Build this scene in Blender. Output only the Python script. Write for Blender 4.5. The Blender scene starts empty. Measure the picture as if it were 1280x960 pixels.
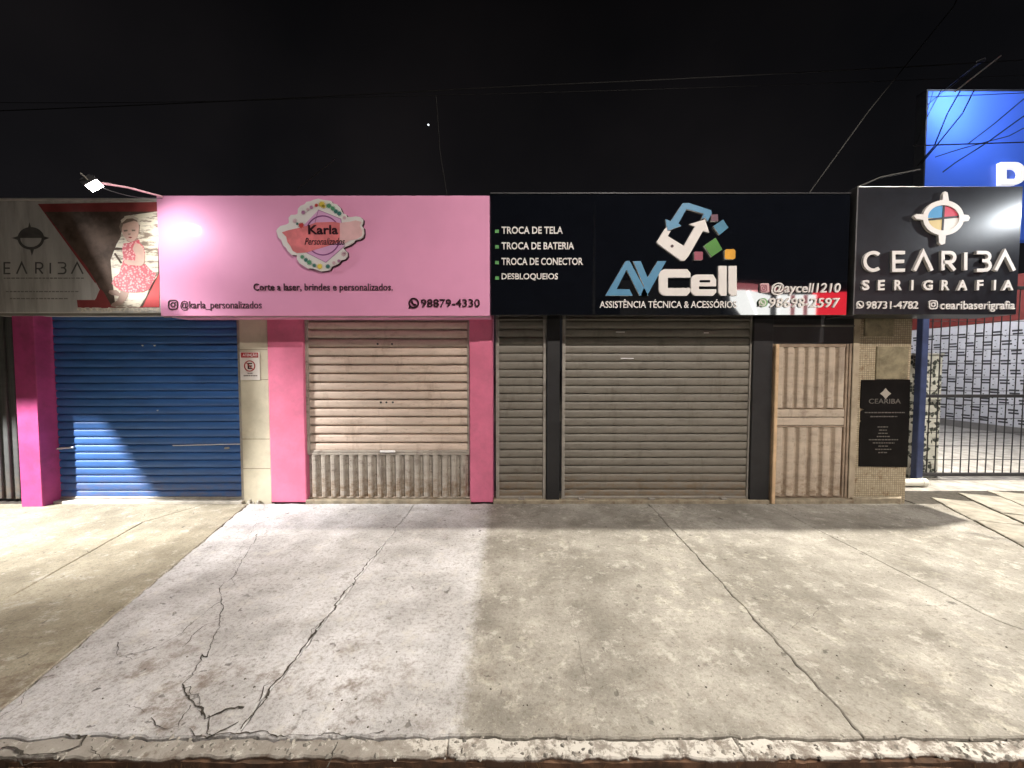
import bpy, bmesh, math, random
from mathutils import Vector, noise as mnoise
random.seed(7)
sc = bpy.context.scene
COL = sc.collection

# ------------------------------------------------------------------ camera
F = 481.0                      # focal length in photograph pixels (1280 wide)
PITCH = math.atan(20.0 / F)
CAMZ = 1.75
cam = bpy.data.cameras.new('camera')
cam.sensor_width = 36.0
cam.lens = F / 1280.0 * 36.0
cam.clip_start = 0.05
cam.clip_end = 2000
camo = bpy.data.objects.new('camera', cam)
COL.objects.link(camo)
camo.location = (0, 0, CAMZ)
camo.rotation_euler = (math.pi / 2 - PITCH, 0, 0)
sc.camera = camo

# ------------------------------------------------------------------ world: night sky with faint city glow
w = bpy.data.worlds.new('World'); sc.world = w; w.use_nodes = True
nt = w.node_tree; nt.nodes.clear()
out = nt.nodes.new('ShaderNodeOutputWorld')
bg = nt.nodes.new('ShaderNodeBackground'); bg.inputs[1].default_value = 0.05
sky = nt.nodes.new('ShaderNodeTexSky'); sky.sky_type = 'NISHITA'; sky.sun_disc = False
sky.sun_elevation = math.radians(-6); sky.sun_rotation = math.radians(200)
nt.links.new(sky.outputs[0], bg.inputs[0])
bg2 = nt.nodes.new('ShaderNodeBackground'); bg2.inputs[1].default_value = 1.0
tc = nt.nodes.new('ShaderNodeTexCoord')
nz = nt.nodes.new('ShaderNodeTexNoise'); nz.inputs['Scale'].default_value = 2.2; nz.inputs['Detail'].default_value = 4
nt.links.new(tc.outputs['Generated'], nz.inputs['Vector'])
cr = nt.nodes.new('ShaderNodeValToRGB')
cr.color_ramp.elements[0].position = 0.35; cr.color_ramp.elements[0].color = (0.0035, 0.0035, 0.0042, 1)
cr.color_ramp.elements[1].position = 0.8; cr.color_ramp.elements[1].color = (0.0095, 0.0082, 0.0088, 1)
nt.links.new(nz.outputs[0], cr.inputs[0]); nt.links.new(cr.outputs[0], bg2.inputs[0])
sx = nt.nodes.new('ShaderNodeSeparateXYZ'); nt.links.new(tc.outputs['Generated'], sx.inputs[0])
mr = nt.nodes.new('ShaderNodeMapRange'); mr.inputs['From Min'].default_value = 0.0; mr.inputs['From Max'].default_value = 0.75
mr.inputs['To Min'].default_value = 1.9; mr.inputs['To Max'].default_value = 0.22
nt.links.new(sx.outputs[2], mr.inputs['Value']); nt.links.new(mr.outputs['Result'], bg2.inputs[1])
addw = nt.nodes.new('ShaderNodeAddShader')
nt.links.new(bg.outputs[0], addw.inputs[0]); nt.links.new(bg2.outputs[0], addw.inputs[1])
nt.links.new(addw.outputs[0], out.inputs[0])

# moonlight: the night's "sun", very weak
moon = bpy.data.lights.new('moonlight', 'SUN'); moon.energy = 0.004; moon.angle = math.radians(0.5)
mo = bpy.data.objects.new('moonlight', moon); COL.objects.link(mo)
mo.rotation_euler = (math.radians(50), 0, math.radians(20))

sc.view_settings.view_transform = 'Standard'
sc.view_settings.look = 'None'
sc.view_settings.exposure = 0.18
sc.view_settings.gamma = 1.0
sc.view_settings.use_curve_mapping = False
sc.cycles.use_denoising = True
sc.cycles.max_bounces = 6
sc.cycles.diffuse_bounces = 3
sc.cycles.sample_clamp_indirect = 4.0

# street lamps of the place (all three stand outside the frame); positions, power, colour
LAMPS = {
    'left':   dict(loc=(-10.0, 1.0, 6.0), w=13500, col=(1.0, 0.96, 0.92), aim=(-5.3, 4.9, 0.7), cone=40, blend=1.0),
    'right':  dict(loc=(7.9, 5.22, 9.0), w=7600, col=(1.0, 0.925, 0.80), aim=(-0.5, 3.0, 0.0), cone=160, blend=0.8),
    'across': dict(loc=(4.5, -6.0, 11.0), w=6600, col=(1.0, 0.90, 0.80), aim=(3.0, 5.0, 1.0), cone=65, blend=1.0),
}

# ------------------------------------------------------------------ pixel -> place
CT, ST = math.cos(PITCH), math.sin(PITCH)
def ray(x, y):
    u = (x - 640) / F; v = (480 - y) / F
    return (u, CT + v * ST, v * CT - ST)
def at(x, y, Y):               # point of that pixel on the vertical plane at depth Y
    d = ray(x, y); t = Y / d[1]
    return Vector((d[0] * t, Y, CAMZ + d[2] * t))
def gr(x, y, Z=0.0):           # point of that pixel on the ground
    d = ray(x, y); t = (Z - CAMZ) / d[2]
    return Vector((d[0] * t, d[1] * t, Z))
def XZ(x, y, Y):
    p = at(x, y, Y); return (p.x, p.z)

YS = 4.58      # sign fronts
YW = 4.93      # shop fronts (pillars)
YR = 5.00      # shutters

# ------------------------------------------------------------------ materials
MATS = {}
class N:
    def __init__(s, name):
        m = bpy.data.materials.new(name); m.use_nodes = True
        s.m = m; s.t = m.node_tree; s.b = s.t.nodes['Principled BSDF']
        s.pos = s.t.nodes.new('ShaderNodeNewGeometry').outputs['Position']
    def n(s, typ, **kw):
        nd = s.t.nodes.new(typ)
        for k, v in kw.items(): setattr(nd, k, v)
        return nd
    def l(s, a, b): s.t.links.new(a, b)
    def math(s, op, a, b=None, clamp=False):
        nd = s.n('ShaderNodeMath', operation=op, use_clamp=clamp)
        for i, v in enumerate((a, b)):
            if v is None: continue
            if hasattr(v, 'is_output'): s.l(v, nd.inputs[i])
            else: nd.inputs[i].default_value = v
        return nd.outputs[0]
    def noise(s, scale, detail=3, vec=None, rough=0.6, stretch=None, dist=0.0):
        nd = s.n('ShaderNodeTexNoise'); nd.inputs['Scale'].default_value = scale
        nd.inputs['Detail'].default_value = detail; nd.inputs['Roughness'].default_value = rough
        nd.inputs['Distortion'].default_value = dist
        v = vec or s.pos
        if stretch:
            mp = s.n('ShaderNodeMapping'); mp.inputs['Scale'].default_value = stretch
            s.l(v, mp.inputs[0]); v = mp.outputs[0]
        s.l(v, nd.inputs['Vector']); return nd.outputs[0]
    def step(s, x, lo, hi):
        nd = s.n('ShaderNodeMapRange', interpolation_type='SMOOTHSTEP')
        nd.inputs['From Min'].default_value = lo; nd.inputs['From Max'].default_value = hi
        s.l(x, nd.inputs['Value']); return nd.outputs['Result']
    def mix(s, f, a, b, mode='MIX'):
        nd = s.n('ShaderNodeMix', data_type='RGBA', blend_type=mode)
        for v, sock in ((f, nd.inputs[0]), (a, nd.inputs[6]), (b, nd.inputs[7])):
            if hasattr(v, 'is_output'): s.l(v, sock)
            elif isinstance(v, (int, float)): sock.default_value = v
            else: sock.default_value = (*v, 1)
        return nd.outputs[2]
    def color(s, c):
        if hasattr(c, 'is_output'): s.l(c, s.b.inputs['Base Color'])
        else: s.b.inputs['Base Color'].default_value = (*c, 1)
    def bump(s, h, strength=0.3, dist=0.01):
        nd = s.n('ShaderNodeBump'); nd.inputs['Strength'].default_value = strength
        nd.inputs['Distance'].default_value = dist
        s.l(h, nd.inputs['Height']); s.l(nd.outputs[0], s.b.inputs['Normal'])

def mat(name, col, rough=0.6, metal=0.0, var=0.12, scale=6.0, bump=0.0, bscale=80.0, dirt=None, dirt_amt=0.5,
        emit=None, estr=1.0, stretch=None, spec=None, coat=0.0, coat_rough=0.03, coat_ior=1.5):
    if name in MATS: return MATS[name]
    s = N(name)
    n1 = s.noise(scale, 4, stretch=stretch)
    lo = tuple(c * (1 - var) for c in col); hi = tuple(min(1, c * (1 + var)) for c in col)
    c = s.mix(s.step(n1, 0.3, 0.7), lo, hi)
    if dirt:
        n2 = s.noise(scale * 0.7 + 1, 6, rough=0.7, stretch=stretch)
        c = s.mix(s.math('MULTIPLY', s.step(n2, 0.48, 0.72), dirt_amt), c, dirt)
    s.color(c)
    s.b.inputs['Roughness'].default_value = rough
    s.b.inputs['Metallic'].default_value = metal
    if spec is not None: s.b.inputs['Specular IOR Level'].default_value = spec
    if coat:
        s.b.inputs['Coat Weight'].default_value = coat
        s.b.inputs['Coat Roughness'].default_value = coat_rough
        s.b.inputs['Coat IOR'].default_value = coat_ior
    if bump: s.bump(s.noise(bscale, 3), bump, 0.004)
    if emit:
        s.b.inputs['Emission Color'].default_value = (*emit, 1)
        s.b.inputs['Emission Strength'].default_value = estr
    MATS[name] = s.m
    return s.m

def srgb(r, g, b):
    return tuple(((v / 255) / 12.92 if v / 255 <= 0.04045 else ((v / 255 + 0.055) / 1.055) ** 2.4) for v in (r, g, b))

# paint / metal
m_pink_sign = mat('pink_panel', (0.84, 0.37, 0.60), 0.5, var=0.03, scale=1.5, spec=0.2, coat=0.30, coat_rough=0.09)
m_black_sign = mat('black_gloss_panel', (0.004, 0.005, 0.008), 0.6, var=0.1, spec=0.0, coat=1.0, coat_rough=0.03, coat_ior=1.9)
m_dark_sign = mat('charcoal_satin_panel', (0.010, 0.012, 0.017), 0.36, var=0.25, scale=5, bump=0.05, bscale=20, spec=0.45)
m_pink_wall = mat('pink_wall_paint', (0.66, 0.165, 0.285), 0.6, var=0.10, scale=3, bump=0.25, bscale=40, dirt=(0.40, 0.12, 0.19), dirt_amt=0.4)
m_magenta = mat('magenta_wall_paint', (0.44, 0.055, 0.20), 0.6, var=0.14, scale=4, bump=0.25, bscale=40, dirt=(0.22, 0.04, 0.10), dirt_amt=0.5)
m_cream = mat('cream_plaster', (0.52, 0.48, 0.37), 0.75, var=0.10, scale=3, bump=0.25, bscale=50, dirt=(0.30, 0.26, 0.18), dirt_amt=0.4)
m_black_wall = mat('black_wall_paint', (0.016, 0.016, 0.018), 0.5, var=0.2, bump=0.15, bscale=50)
m_wall = mat('raw_plaster', (0.30, 0.28, 0.25), 0.85, var=0.2, bump=0.3)
m_roof = mat('roof_slab', (0.10, 0.10, 0.10), 0.9)
m_steel = mat('dull_steel', (0.36, 0.34, 0.31), 0.5, 0.5, var=0.15, dirt=(0.14, 0.10, 0.07), dirt_amt=0.5)
m_dark_metal = mat('dark_metal', (0.05, 0.05, 0.055), 0.5, 0.4)
m_white_paint = mat('white_paint', (0.78, 0.77, 0.76), 0.4, var=0.04)
m_letter_white = mat('letter_white', (0.80, 0.77, 0.75), 0.45, var=0.03)
m_letter_dark = mat('letter_dark', (0.035, 0.008, 0.014), 0.4, var=0.1)
m_letter_side = mat('letter_maroon', (0.10, 0.02, 0.035), 0.4, var=0.1)
m_wood_sill = mat('sill_cement', (0.30, 0.26, 0.19), 0.85, var=0.25, scale=9, bump=0.4, bscale=60, dirt=(0.15, 0.09, 0.05), dirt_amt=0.7)

def shutter_mat(name, col, dirt, amt, metal=0.0, rough=0.5):
    if name in MATS: return MATS[name]
    s = N(name)
    n1 = s.noise(2.0, 4, stretch=(1, 1, 6))
    n2 = s.noise(14, 6, rough=0.75, stretch=(0.5, 1, 1.2))
    n3 = s.noise(5, 5, rough=0.7, stretch=(1, 1, 0.35))
    c = s.mix(s.step(n1, 0.3, 0.7), tuple(v * 0.88 for v in col), tuple(v * 1.1 for v in col))
    c = s.mix(s.math('MULTIPLY', s.step(n2, 0.5, 0.75), amt), c, dirt)
    c = s.mix(s.math('MULTIPLY', s.step(n3, 0.52, 0.7), amt * 0.7), c, dirt)
    sep = s.n('ShaderNodeSeparateXYZ'); s.l(s.pos, sep.inputs[0])
    low = s.math('SUBTRACT', 1.0, s.step(sep.outputs[2], 0.05, 0.5))     # rust and mud splashed up from the pavement
    c = s.mix(s.math('MULTIPLY', s.math('MULTIPLY', low, s.step(n2, 0.35, 0.65)), amt), c, (0.20, 0.13, 0.07))
    s.color(c); s.b.inputs['Roughness'].default_value = rough; s.b.inputs['Metallic'].default_value = metal
    s.bump(n2, 0.12, 0.004)
    MATS[name] = s.m; return s.m
m_sh_blue = shutter_mat('blue_shutter_paint', (0.032, 0.112, 0.33), (0.02, 0.065, 0.20), 0.35, rough=0.5)
m_sh_peach = shutter_mat('peach_shutter_metal', (0.62, 0.51, 0.43), (0.30, 0.21, 0.15), 0.65)
m_sh_grey = shutter_mat('grey_shutter_metal', (0.185, 0.170, 0.145), (0.085, 0.07, 0.052), 0.65)
m_sh_low = shutter_mat('stained_corrugated_metal', (0.38, 0.345, 0.30), (0.10, 0.075, 0.06), 0.9)
m_door = shutter_mat('tan_corrugated_metal', (0.50, 0.42, 0.34), (0.18, 0.13, 0.10), 0.7)
m_sh_neigh = shutter_mat('neighbour_grey_paint', (0.085, 0.09, 0.09), (0.04, 0.04, 0.04), 0.4)

# ------------------------------------------------------------------ mesh builder
class MB:
    def __init__(s): s.v = []; s.f = []; s.mi = []; s.smooth = False
    def face(s, pts, mi=0):
        k = len(s.v); s.v += [tuple(p) for p in pts]; s.f.append(tuple(range(k, k + len(pts)))); s.mi.append(mi)
    def box(s, x0, x1, y0, y1, z0, z1, mi=0):
        k = len(s.v)
        s.v += [(x0, y0, z0), (x1, y0, z0), (x1, y1, z0), (x0, y1, z0), (x0, y0, z1), (x1, y0, z1), (x1, y1, z1), (x0, y1, z1)]
        for q in ((0, 3, 2, 1), (4, 5, 6, 7), (0, 1, 5, 4), (1, 2, 6, 5), (2, 3, 7, 6), (3, 0, 4, 7)):
            s.f.append(tuple(k + i for i in q)); s.mi.append(mi)
        return s
    def prism(s, poly, y0, y1, mi=0, side=None):
        """polygon in (X, Z), front face at depth y0, back at y1"""
        a = sum(poly[i][0] * poly[(i + 1) % len(poly)][1] - poly[(i + 1) % len(poly)][0] * poly[i][1] for i in range(len(poly)))
        if a < 0: poly = poly[::-1]
        n = len(poly); k = len(s.v)
        s.v += [(p[0], y0, p[1]) for p in poly] + [(p[0], y1, p[1]) for p in poly]
        s.f.append(tuple(range(k, k + n))); s.mi.append(mi)
        s.f.append(tuple(range(k + 2 * n - 1, k + n - 1, -1))); s.mi.append(mi)
        for i in range(n):
            j = (i + 1) % n
            s.f.append((k + i, k + n + i, k + n + j, k + j)); s.mi.append(mi if side is None else side)
        return s
    def ribbon(s, pts, wd, y0, y1, mi=0, closed=False):
        """stroke of width wd along (X, Z) points, extruded in depth"""
        P = [Vector(pts[0])]
        for p in pts[1:]:
            if (Vector(p) - P[-1]).length > 1e-4: P.append(Vector(p))
        if closed and (P[0] - P[-1]).length < 1e-4: P.pop()
        n = len(P); L = []; R = []
        for i in range(n):
            if closed: a, b = P[i - 1], P[(i + 1) % n]
            else: a, b = P[max(i - 1, 0)], P[min(i + 1, n - 1)]
            if closed or 0 < i < n - 1:
                d1 = (P[i] - a).normalized(); d2 = (b - P[i]).normalized()
                t = d1 + d2
                t = t.normalized() if t.length > 1e-6 else d1
                nn = Vector((-t.y, t.x)); k = 1 / max(0.35, nn.dot(Vector((-d1.y, d1.x))))
            else:
                t = (b - a).normalized(); nn = Vector((-t.y, t.x)); k = 1
            L.append(P[i] + nn * wd / 2 * k); R.append(P[i] - nn * wd / 2 * k)
        for i in range(n if closed else n - 1):
            j = (i + 1) % n
            s.prism([tuple(L[i]), tuple(R[i]), tuple(R[j]), tuple(L[j])], y0, y1, mi)
        return s
    def tube(s, pts, r, n=8, mi=0, r2=None):
        P = [Vector(p) for p in pts]; k = len(s.v)
        for i, p in enumerate(P):
            t = (P[min(i + 1, len(P) - 1)] - P[max(i - 1, 0)]).normalized()
            up = Vector((0, 0, 1)) if abs(t.z) < 0.9 else Vector((1, 0, 0))
            a = t.cross(up).normalized(); b = a.cross(t)
            rr = r if r2 is None else r + (r2 - r) * i / max(1, len(P) - 1)
            for q in range(n):
                an = 2 * math.pi * q / n
                s.v.append(tuple(p + a * math.cos(an) * rr + b * math.sin(an) * rr))
        for i in range(len(P) - 1):
            for q in range(n):
                s.f.append((k + i * n + q, k + i * n + (q + 1) % n, k + (i + 1) * n + (q + 1) % n, k + (i + 1) * n + q)); s.mi.append(mi)
        s.f.append(tuple(k + q for q in range(n))[::-1]); s.mi.append(mi)
        e = k + (len(P) - 1) * n
        s.f.append(tuple(e + q for q in range(n))); s.mi.append(mi)
        return s

WL = {}
def build(name, mb, mats, parent=None, bevel=0.0, seg=2, smooth=False, recalc=True):
    if not isinstance(mats, (list, tuple)): mats = [mats]
    if parent is not None: o0 = WL[parent.name]
    else:
        xs = [v[0] for v in mb.v]; ys = [v[1] for v in mb.v]; zs = [v[2] for v in mb.v]
        o0 = Vector(((min(xs) + max(xs)) / 2, (min(ys) + max(ys)) / 2, min(zs)))
    me = bpy.data.meshes.new(name)
    me.from_pydata([tuple(Vector(v) - o0) for v in mb.v], [], mb.f)
    for m in mats: me.materials.append(m)
    for p, i in zip(me.polygons, mb.mi): p.material_index = i
    if recalc or bevel:
        bm = bmesh.new(); bm.from_mesh(me)
        bmesh.ops.remove_doubles(bm, verts=bm.verts, dist=1e-5)
        if bevel:
            eds = [e for e in bm.edges if len(e.link_faces) == 2 and e.calc_face_angle(0) > 0.6]
            bmesh.ops.bevel(bm, geom=eds, offset=bevel, segments=seg, affect='EDGES', profile=0.5)
        bmesh.ops.recalc_face_normals(bm, faces=bm.faces)
        bm.to_mesh(me); bm.free()
    if smooth:
        for p in me.polygons: p.use_smooth = True
    o = bpy.data.objects.new(name, me); COL.objects.link(o)
    if parent is not None: o.parent = parent; o.location = (0, 0, 0)
    else: o.location = o0
    WL[o.name] = o0
    return o
def thing(name, loc, label, cat, group=None):
    o = bpy.data.objects.new(name, None); COL.objects.link(o); o.location = loc
    o.empty_display_size = 0.2
    WL[o.name] = Vector(loc)
    return tag(o, label, cat, group)
def tag(o, label, cat, group=None):
    o['label'] = label; o['category'] = cat
    if group: o['group'] = group
    return o
def struct(o): o['kind'] = 'structure'; return o
def dup(o, dloc, parent=None):
    c = o.copy(); COL.objects.link(c)
    if parent is not None: c.parent = parent
    c.location = Vector(o.location) + Vector(dloc)
    WL[c.name] = WL[o.name] + Vector(dloc)
    return c
def bx(name, x0, x1, y0, y1, z0, z1, m, parent=None, bevel=0.0):
    return build(name, MB().box(x0, x1, y0, y1, z0, z1), m, parent, bevel, 1 if bevel < 0.01 else 2)

def text_mb(s, box, Y, depth=0.012, bold=0.0, shear=0.0, mi=0, keep_x=False):
    """lettering whose drawn outline fills the pixel box (x0, y0, x1, y1) of the photograph on plane Y"""
    cu = bpy.data.curves.new('t', 'FONT'); cu.body = s; cu.size = 1; cu.offset = bold; cu.shear = shear
    cu.extrude = 0.05; cu.resolution_u = 3
    ob = bpy.data.objects.new('t', cu); COL.objects.link(ob)
    dg = bpy.context.evaluated_depsgraph_get()
    me = bpy.data.meshes.new_from_object(ob.evaluated_get(dg))
    xs = [v.co.x for v in me.vertices]; ys = [v.co.y for v in me.vertices]
    x0, x1, y0, y1 = min(xs), max(xs), min(ys), max(ys)
    A = at(box[0], box[3], Y); B = at(box[2], box[1], Y)
    mb = MB()
    for v in me.vertices:
        mb.v.append((A.x + (v.co.x - x0) / (x1 - x0) * (B.x - A.x),
                     Y - depth if v.co.z > 0 else Y + 0.002,
                     A.z + (v.co.y - y0) / (y1 - y0) * (B.z - A.z)))
    for p in me.polygons: mb.f.append(tuple(p.vertices)); mb.mi.append(mi)
    bpy.data.objects.remove(ob); bpy.data.curves.remove(cu); bpy.data.meshes.remove(me)
    return mb
def lettering(s, box, Y, m, parent, depth=0.012, bold=0.0, shear=0.0, name='lettering', label=None):
    o = build(name, text_mb(s, box, Y, depth, bold, shear), m, parent, recalc=False)
    if label: o['label'] = label
    return o

def circ(cx, cy, r, n=24, a0=0, a1=2 * math.pi, ry=None):
    ry = ry or r
    full = abs(a1 - a0 - 2 * math.pi) < 1e-6
    return [(cx + r * math.cos(a0 + (a1 - a0) * i / (n if full else n - 1)), cy + ry * math.sin(a0 + (a1 - a0) * i / (n if full else n - 1))) for i in range(n)]
def rrect(x0, y0, x1, y1, r, n=4):
    p = []
    for cx, cy, a in ((x1 - r, y1 - r, 0), (x0 + r, y1 - r, 90), (x0 + r, y0 + r, 180), (x1 - r, y0 + r, 270)):
        for i in range(n + 1):
            t = math.radians(a + 90 * i / n); p.append((cx + r * math.cos(t), cy + r * math.sin(t)))
    return p
def px(poly, Y): return [XZ(x, y, Y) for x, y in poly]
def zoom(poly, ox, oy, k): return [(ox + x * k, oy + y * k) for x, y in poly]
def ppm(Y): return F / Y          # rough pixels per metre

# icons, drawn in photograph pixels on plane Y
def icon_camera(parent, cx, cy, s, Y, m, depth=0.010):
    mb = MB(); wd = s * 0.13 / ppm(Y)
    mb.ribbon(px(rrect(cx - s / 2, cy - s / 2, cx + s / 2, cy + s / 2, s * 0.28), Y), wd, Y - depth, Y + 0.002, closed=True)
    mb.ribbon(px(circ(cx, cy, s * 0.24, 16), Y), wd, Y - depth, Y + 0.002, closed=True)
    mb.prism(px(circ(cx + s * 0.27, cy - s * 0.27, s * 0.07, 8), Y), Y - depth, Y + 0.002)
    return build('camera_icon', mb, m, parent)
def icon_phone(parent, cx, cy, s, Y, m, depth=0.010):
    mb = MB(); wd = s * 0.13 / ppm(Y)
    mb.ribbon(px(circ(cx, cy, s * 0.44, 20), Y), wd, Y - depth, Y + 0.002, closed=True)
    mb.prism(px([(cx - s * 0.50, cy + s * 0.52), (cx - s * 0.43, cy + s * 0.18), (cx - s * 0.16, cy + s * 0.43)], Y), Y - depth, Y + 0.002)
    h = [(cx - s * 0.22, cy - s * 0.20), (cx - s * 0.12, cy + s * 0.02), (cx + s * 0.02, cy + s * 0.14), (cx + s * 0.22, cy + s * 0.20)]
    mb.ribbon(px(h, Y), wd * 1.3, Y - depth, Y + 0.002)
    return build('phone_icon', mb, m, parent)

# ================================================================== GROUND
B1a, B1b = gr(292, 645), gr(34, 859)
B2a, B2b = gr(611, 640), gr(572, 920)
def line(a, b):
    k = (b.x - a.x) / (b.y - a.y); return k, a.x - k * a.y
K1, C1_ = line(B1a, B1b); K2, C2_ = line(B2a, B2b)

def concrete():
    s = N('pavement_concrete')
    sep = s.n('ShaderNodeSeparateXYZ'); s.l(s.pos, sep.inputs[0]); X, Y = sep.outputs[0], sep.outputs[1]
    nb = s.noise(3.0, 5, rough=0.65); nf = s.noise(38, 6, rough=0.75); nm = s.noise(9, 6, rough=0.7, dist=0.4); nl = s.noise(0.8, 3)
    nedge = s.noise(26, 4)
    # owner's whitewashed bay between the two property lines
    e = s.math('MULTIPLY', s.math('SUBTRACT', nedge, 0.5), 0.16)
    d1 = s.math('SUBTRACT', X, s.math('ADD', s.math('MULTIPLY', Y, K1), C1_))
    d2 = s.math('SUBTRACT', s.math('ADD', s.math('MULTIPLY', Y, K2), C2_), X)
    white = s.math('MULTIPLY', s.step(s.math('ADD', d1, s.math('MULTIPLY', e, 0.2)), -0.01, 0.02), s.step(s.math('ADD', d2, e), -0.06, 0.06))
    left = s.math('SUBTRACT', 1.0, s.step(d1, -0.02, 0.02))
    beige = s.mix(s.step(nb, 0.3, 0.7), (0.275, 0.262, 0.235), (0.395, 0.38, 0.345))
    lime = s.step(nm, 0.50, 0.66)
    beige = s.mix(s.math('MULTIPLY', lime, s.math('MULTIPLY', s.step(nl, 0.40, 0.62), 0.75)), beige, (0.56, 0.54, 0.47))
    leftc = s.mix(s.step(nb, 0.3, 0.7), (0.31, 0.28, 0.21), (0.40, 0.37, 0.285))
    wh = s.mix(s.step(nb, 0.25, 0.7), (0.49, 0.488, 0.505), (0.65, 0.648, 0.67))
    wh = s.mix(s.math('MULTIPLY', s.step(nm, 0.56, 0.72), 0.55), wh, (0.30, 0.28, 0.255))
    c = s.mix(white, s.mix(left, beige, leftc), wh)
    c = s.mix(s.math('MULTIPLY', s.step(nf, 0.48, 0.66), 0.55), c, (0.15, 0.135, 0.11))
    grain = s.noise(120, 4, rough=0.8)
    c = s.mix(s.math('MULTIPLY', s.step(grain, 0.50, 0.68), 0.45), c, (0.11, 0.10, 0.085))
    drag = s.noise(7, 6, rough=0.75, stretch=(0.45, 1.6, 1), dist=0.5)
    c = s.mix(s.math('MULTIPLY', s.step(drag, 0.55, 0.70), 0.22), c, (0.20, 0.18, 0.15))
    c = s.mix(s.math('MULTIPLY', s.step(s.noise(70, 4), 0.55, 0.75), 0.45), c, (0.62, 0.60, 0.54))
    broad = s.noise(1.15, 6, rough=0.62)
    c = s.mix(1.0, c, s.mix(s.step(broad, 0.36, 0.66), (0.70, 0.69, 0.67), (1.12, 1.12, 1.12)), 'MULTIPLY')
    scuff = s.noise(5.5, 8, rough=0.82)
    c = s.mix(s.math('MULTIPLY', s.step(scuff, 0.535, 0.62), 0.42), c, (0.60, 0.58, 0.53))
    c = s.mix(s.math('MULTIPLY', s.math('SUBTRACT', 1.0, s.step(scuff, 0.36, 0.44)), 0.55), c, (0.17, 0.155, 0.13))
    # brown mud trodden in along the kerb
    mud = s.math('MULTIPLY', s.math('SUBTRACT', 1.0, s.step(Y, 2.0, 2.85)), s.step(s.noise(3.1, 6, rough=0.78), 0.50, 0.66))
    mud = s.math('MULTIPLY', mud, s.math('SUBTRACT', 1.0, s.math('MULTIPLY', s.step(X, -0.9, -0.2), 0.75)))
    c = s.mix(s.math('MULTIPLY', mud, 0.75), c, (0.155, 0.115, 0.085))
    # pits and old gum
    vo = s.n('ShaderNodeTexVoronoi'); vo.inputs['Scale'].default_value = 4.2
    mp = s.n('ShaderNodeMapping'); s.l(s.pos, mp.inputs[0])
    na = s.n('ShaderNodeTexNoise'); na.inputs['Scale'].default_value = 22; s.l(s.pos, na.inputs['Vector'])
    va = s.n('ShaderNodeVectorMath', operation='MULTIPLY_ADD'); s.l(na.outputs[1], va.inputs[0]); va.inputs[1].default_value = (.09, .09, 0); s.l(s.pos, va.inputs[2])
    s.l(va.outputs[0], vo.inputs['Vector'])
    pit = s.math('SUBTRACT', 1.0, s.step(vo.outputs['Distance'], 0.05, 0.11))
    pit = s.math('MULTIPLY', pit, s.step(s.noise(1.7, 2), 0.45, 0.6))
    c = s.mix(s.math('MULTIPLY', pit, 0.75), c, (0.085, 0.08, 0.07))
    vs = s.n('ShaderNodeTexVoronoi'); vs.inputs['Scale'].default_value = 11; s.l(va.outputs[0], vs.inputs['Vector'])
    sepc = s.n('ShaderNodeSeparateColor'); s.l(vs.outputs['Color'], sepc.inputs[0])
    spot = s.math('MULTIPLY', s.math('SUBTRACT', 1.0, s.step(vs.outputs['Distance'], 0.08, 0.17)), s.step(sepc.outputs[0], 0.62, 0.66))
    c = s.mix(s.math('MULTIPLY', spot, 0.62), c, (0.10, 0.092, 0.08))
    s.color(c)
    s.b.inputs['Roughness'].default_value = 0.82
    s.b.inputs['Specular IOR Level'].default_value = 0.3
    h = s.math('ADD', s.math('MULTIPLY', nf, 0.5), s.math('ADD', s.math('MULTIPLY', nm, 0.9), s.math('ADD', s.math('MULTIPLY', pit, -0.9), s.math('MULTIPLY', spot, -0.6))))
    s.bump(h, 0.55, 0.012)
    return s.m
m_conc = concrete()

m_joint = mat('joint_dirt', (0.050, 0.044, 0.036), 0.95, var=0.4, scale=20, bump=0.5)
m_road = mat('road_asphalt', (0.05, 0.048, 0.046), 0.9, var=0.3, scale=5, bump=0.6, bscale=150)
m_soil = mat('red_brown_soil', (0.10, 0.055, 0.032), 0.95, var=0.45, scale=14, bump=0.9, bscale=60, dirt=(0.045, 0.032, 0.022), dirt_amt=0.8)
m_earth = mat('bare_ground', (0.09, 0.08, 0.065), 0.95, var=0.3, scale=0.5)

def kerb_mat():
    s = N('worn_white_kerb_paint')
    n1 = s.noise(13, 7, rough=0.80, dist=0.25); n2 = s.noise(4, 4)
    sep = s.n('ShaderNodeSeparateXYZ'); s.l(s.pos, sep.inputs[0])
    c = s.mix(s.step(n2, 0.3, 0.7), (0.22, 0.20, 0.175), (0.33, 0.31, 0.28))
    dens = s.step(sep.outputs[0], -0.75, -0.15)
    thr = s.math('ADD', s.math('MULTIPLY', dens, 0.10), n1)
    c = s.mix(s.math('MULTIPLY', s.step(thr, 0.55, 0.64), 0.80), c, (0.58, 0.56, 0.52))
    c = s.mix(s.math('MULTIPLY', s.step(s.noise(7, 5), 0.58, 0.68), 0.8), c, (0.13, 0.10, 0.075))
    low = s.math('SUBTRACT', 1.0, s.step(s.math('ADD', sep.outputs[2], s.math('MULTIPLY', s.math('SUBTRACT', n1, 0.5), 0.05)), -0.022, -0.004))
    c = s.mix(low, c, (0.085, 0.05, 0.032))
    s.color(c); s.b.inputs['Roughness'].default_value = 0.85
    s.bump(n1, 0.45, 0.008)
    return s.m
m_kerb = kerb_mat()

struct(build('ground', MB().box(-300, 300, -300, 300, -0.6, -0.25), m_earth))
struct(build('road', MB().box(-80, 80, -11.5, 1.70, -0.24, -0.15), m_road))
struct(build('far_pavement', MB().box(-80, 80, -15, -11.5, -0.24, -0.02), m_wall))

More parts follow.
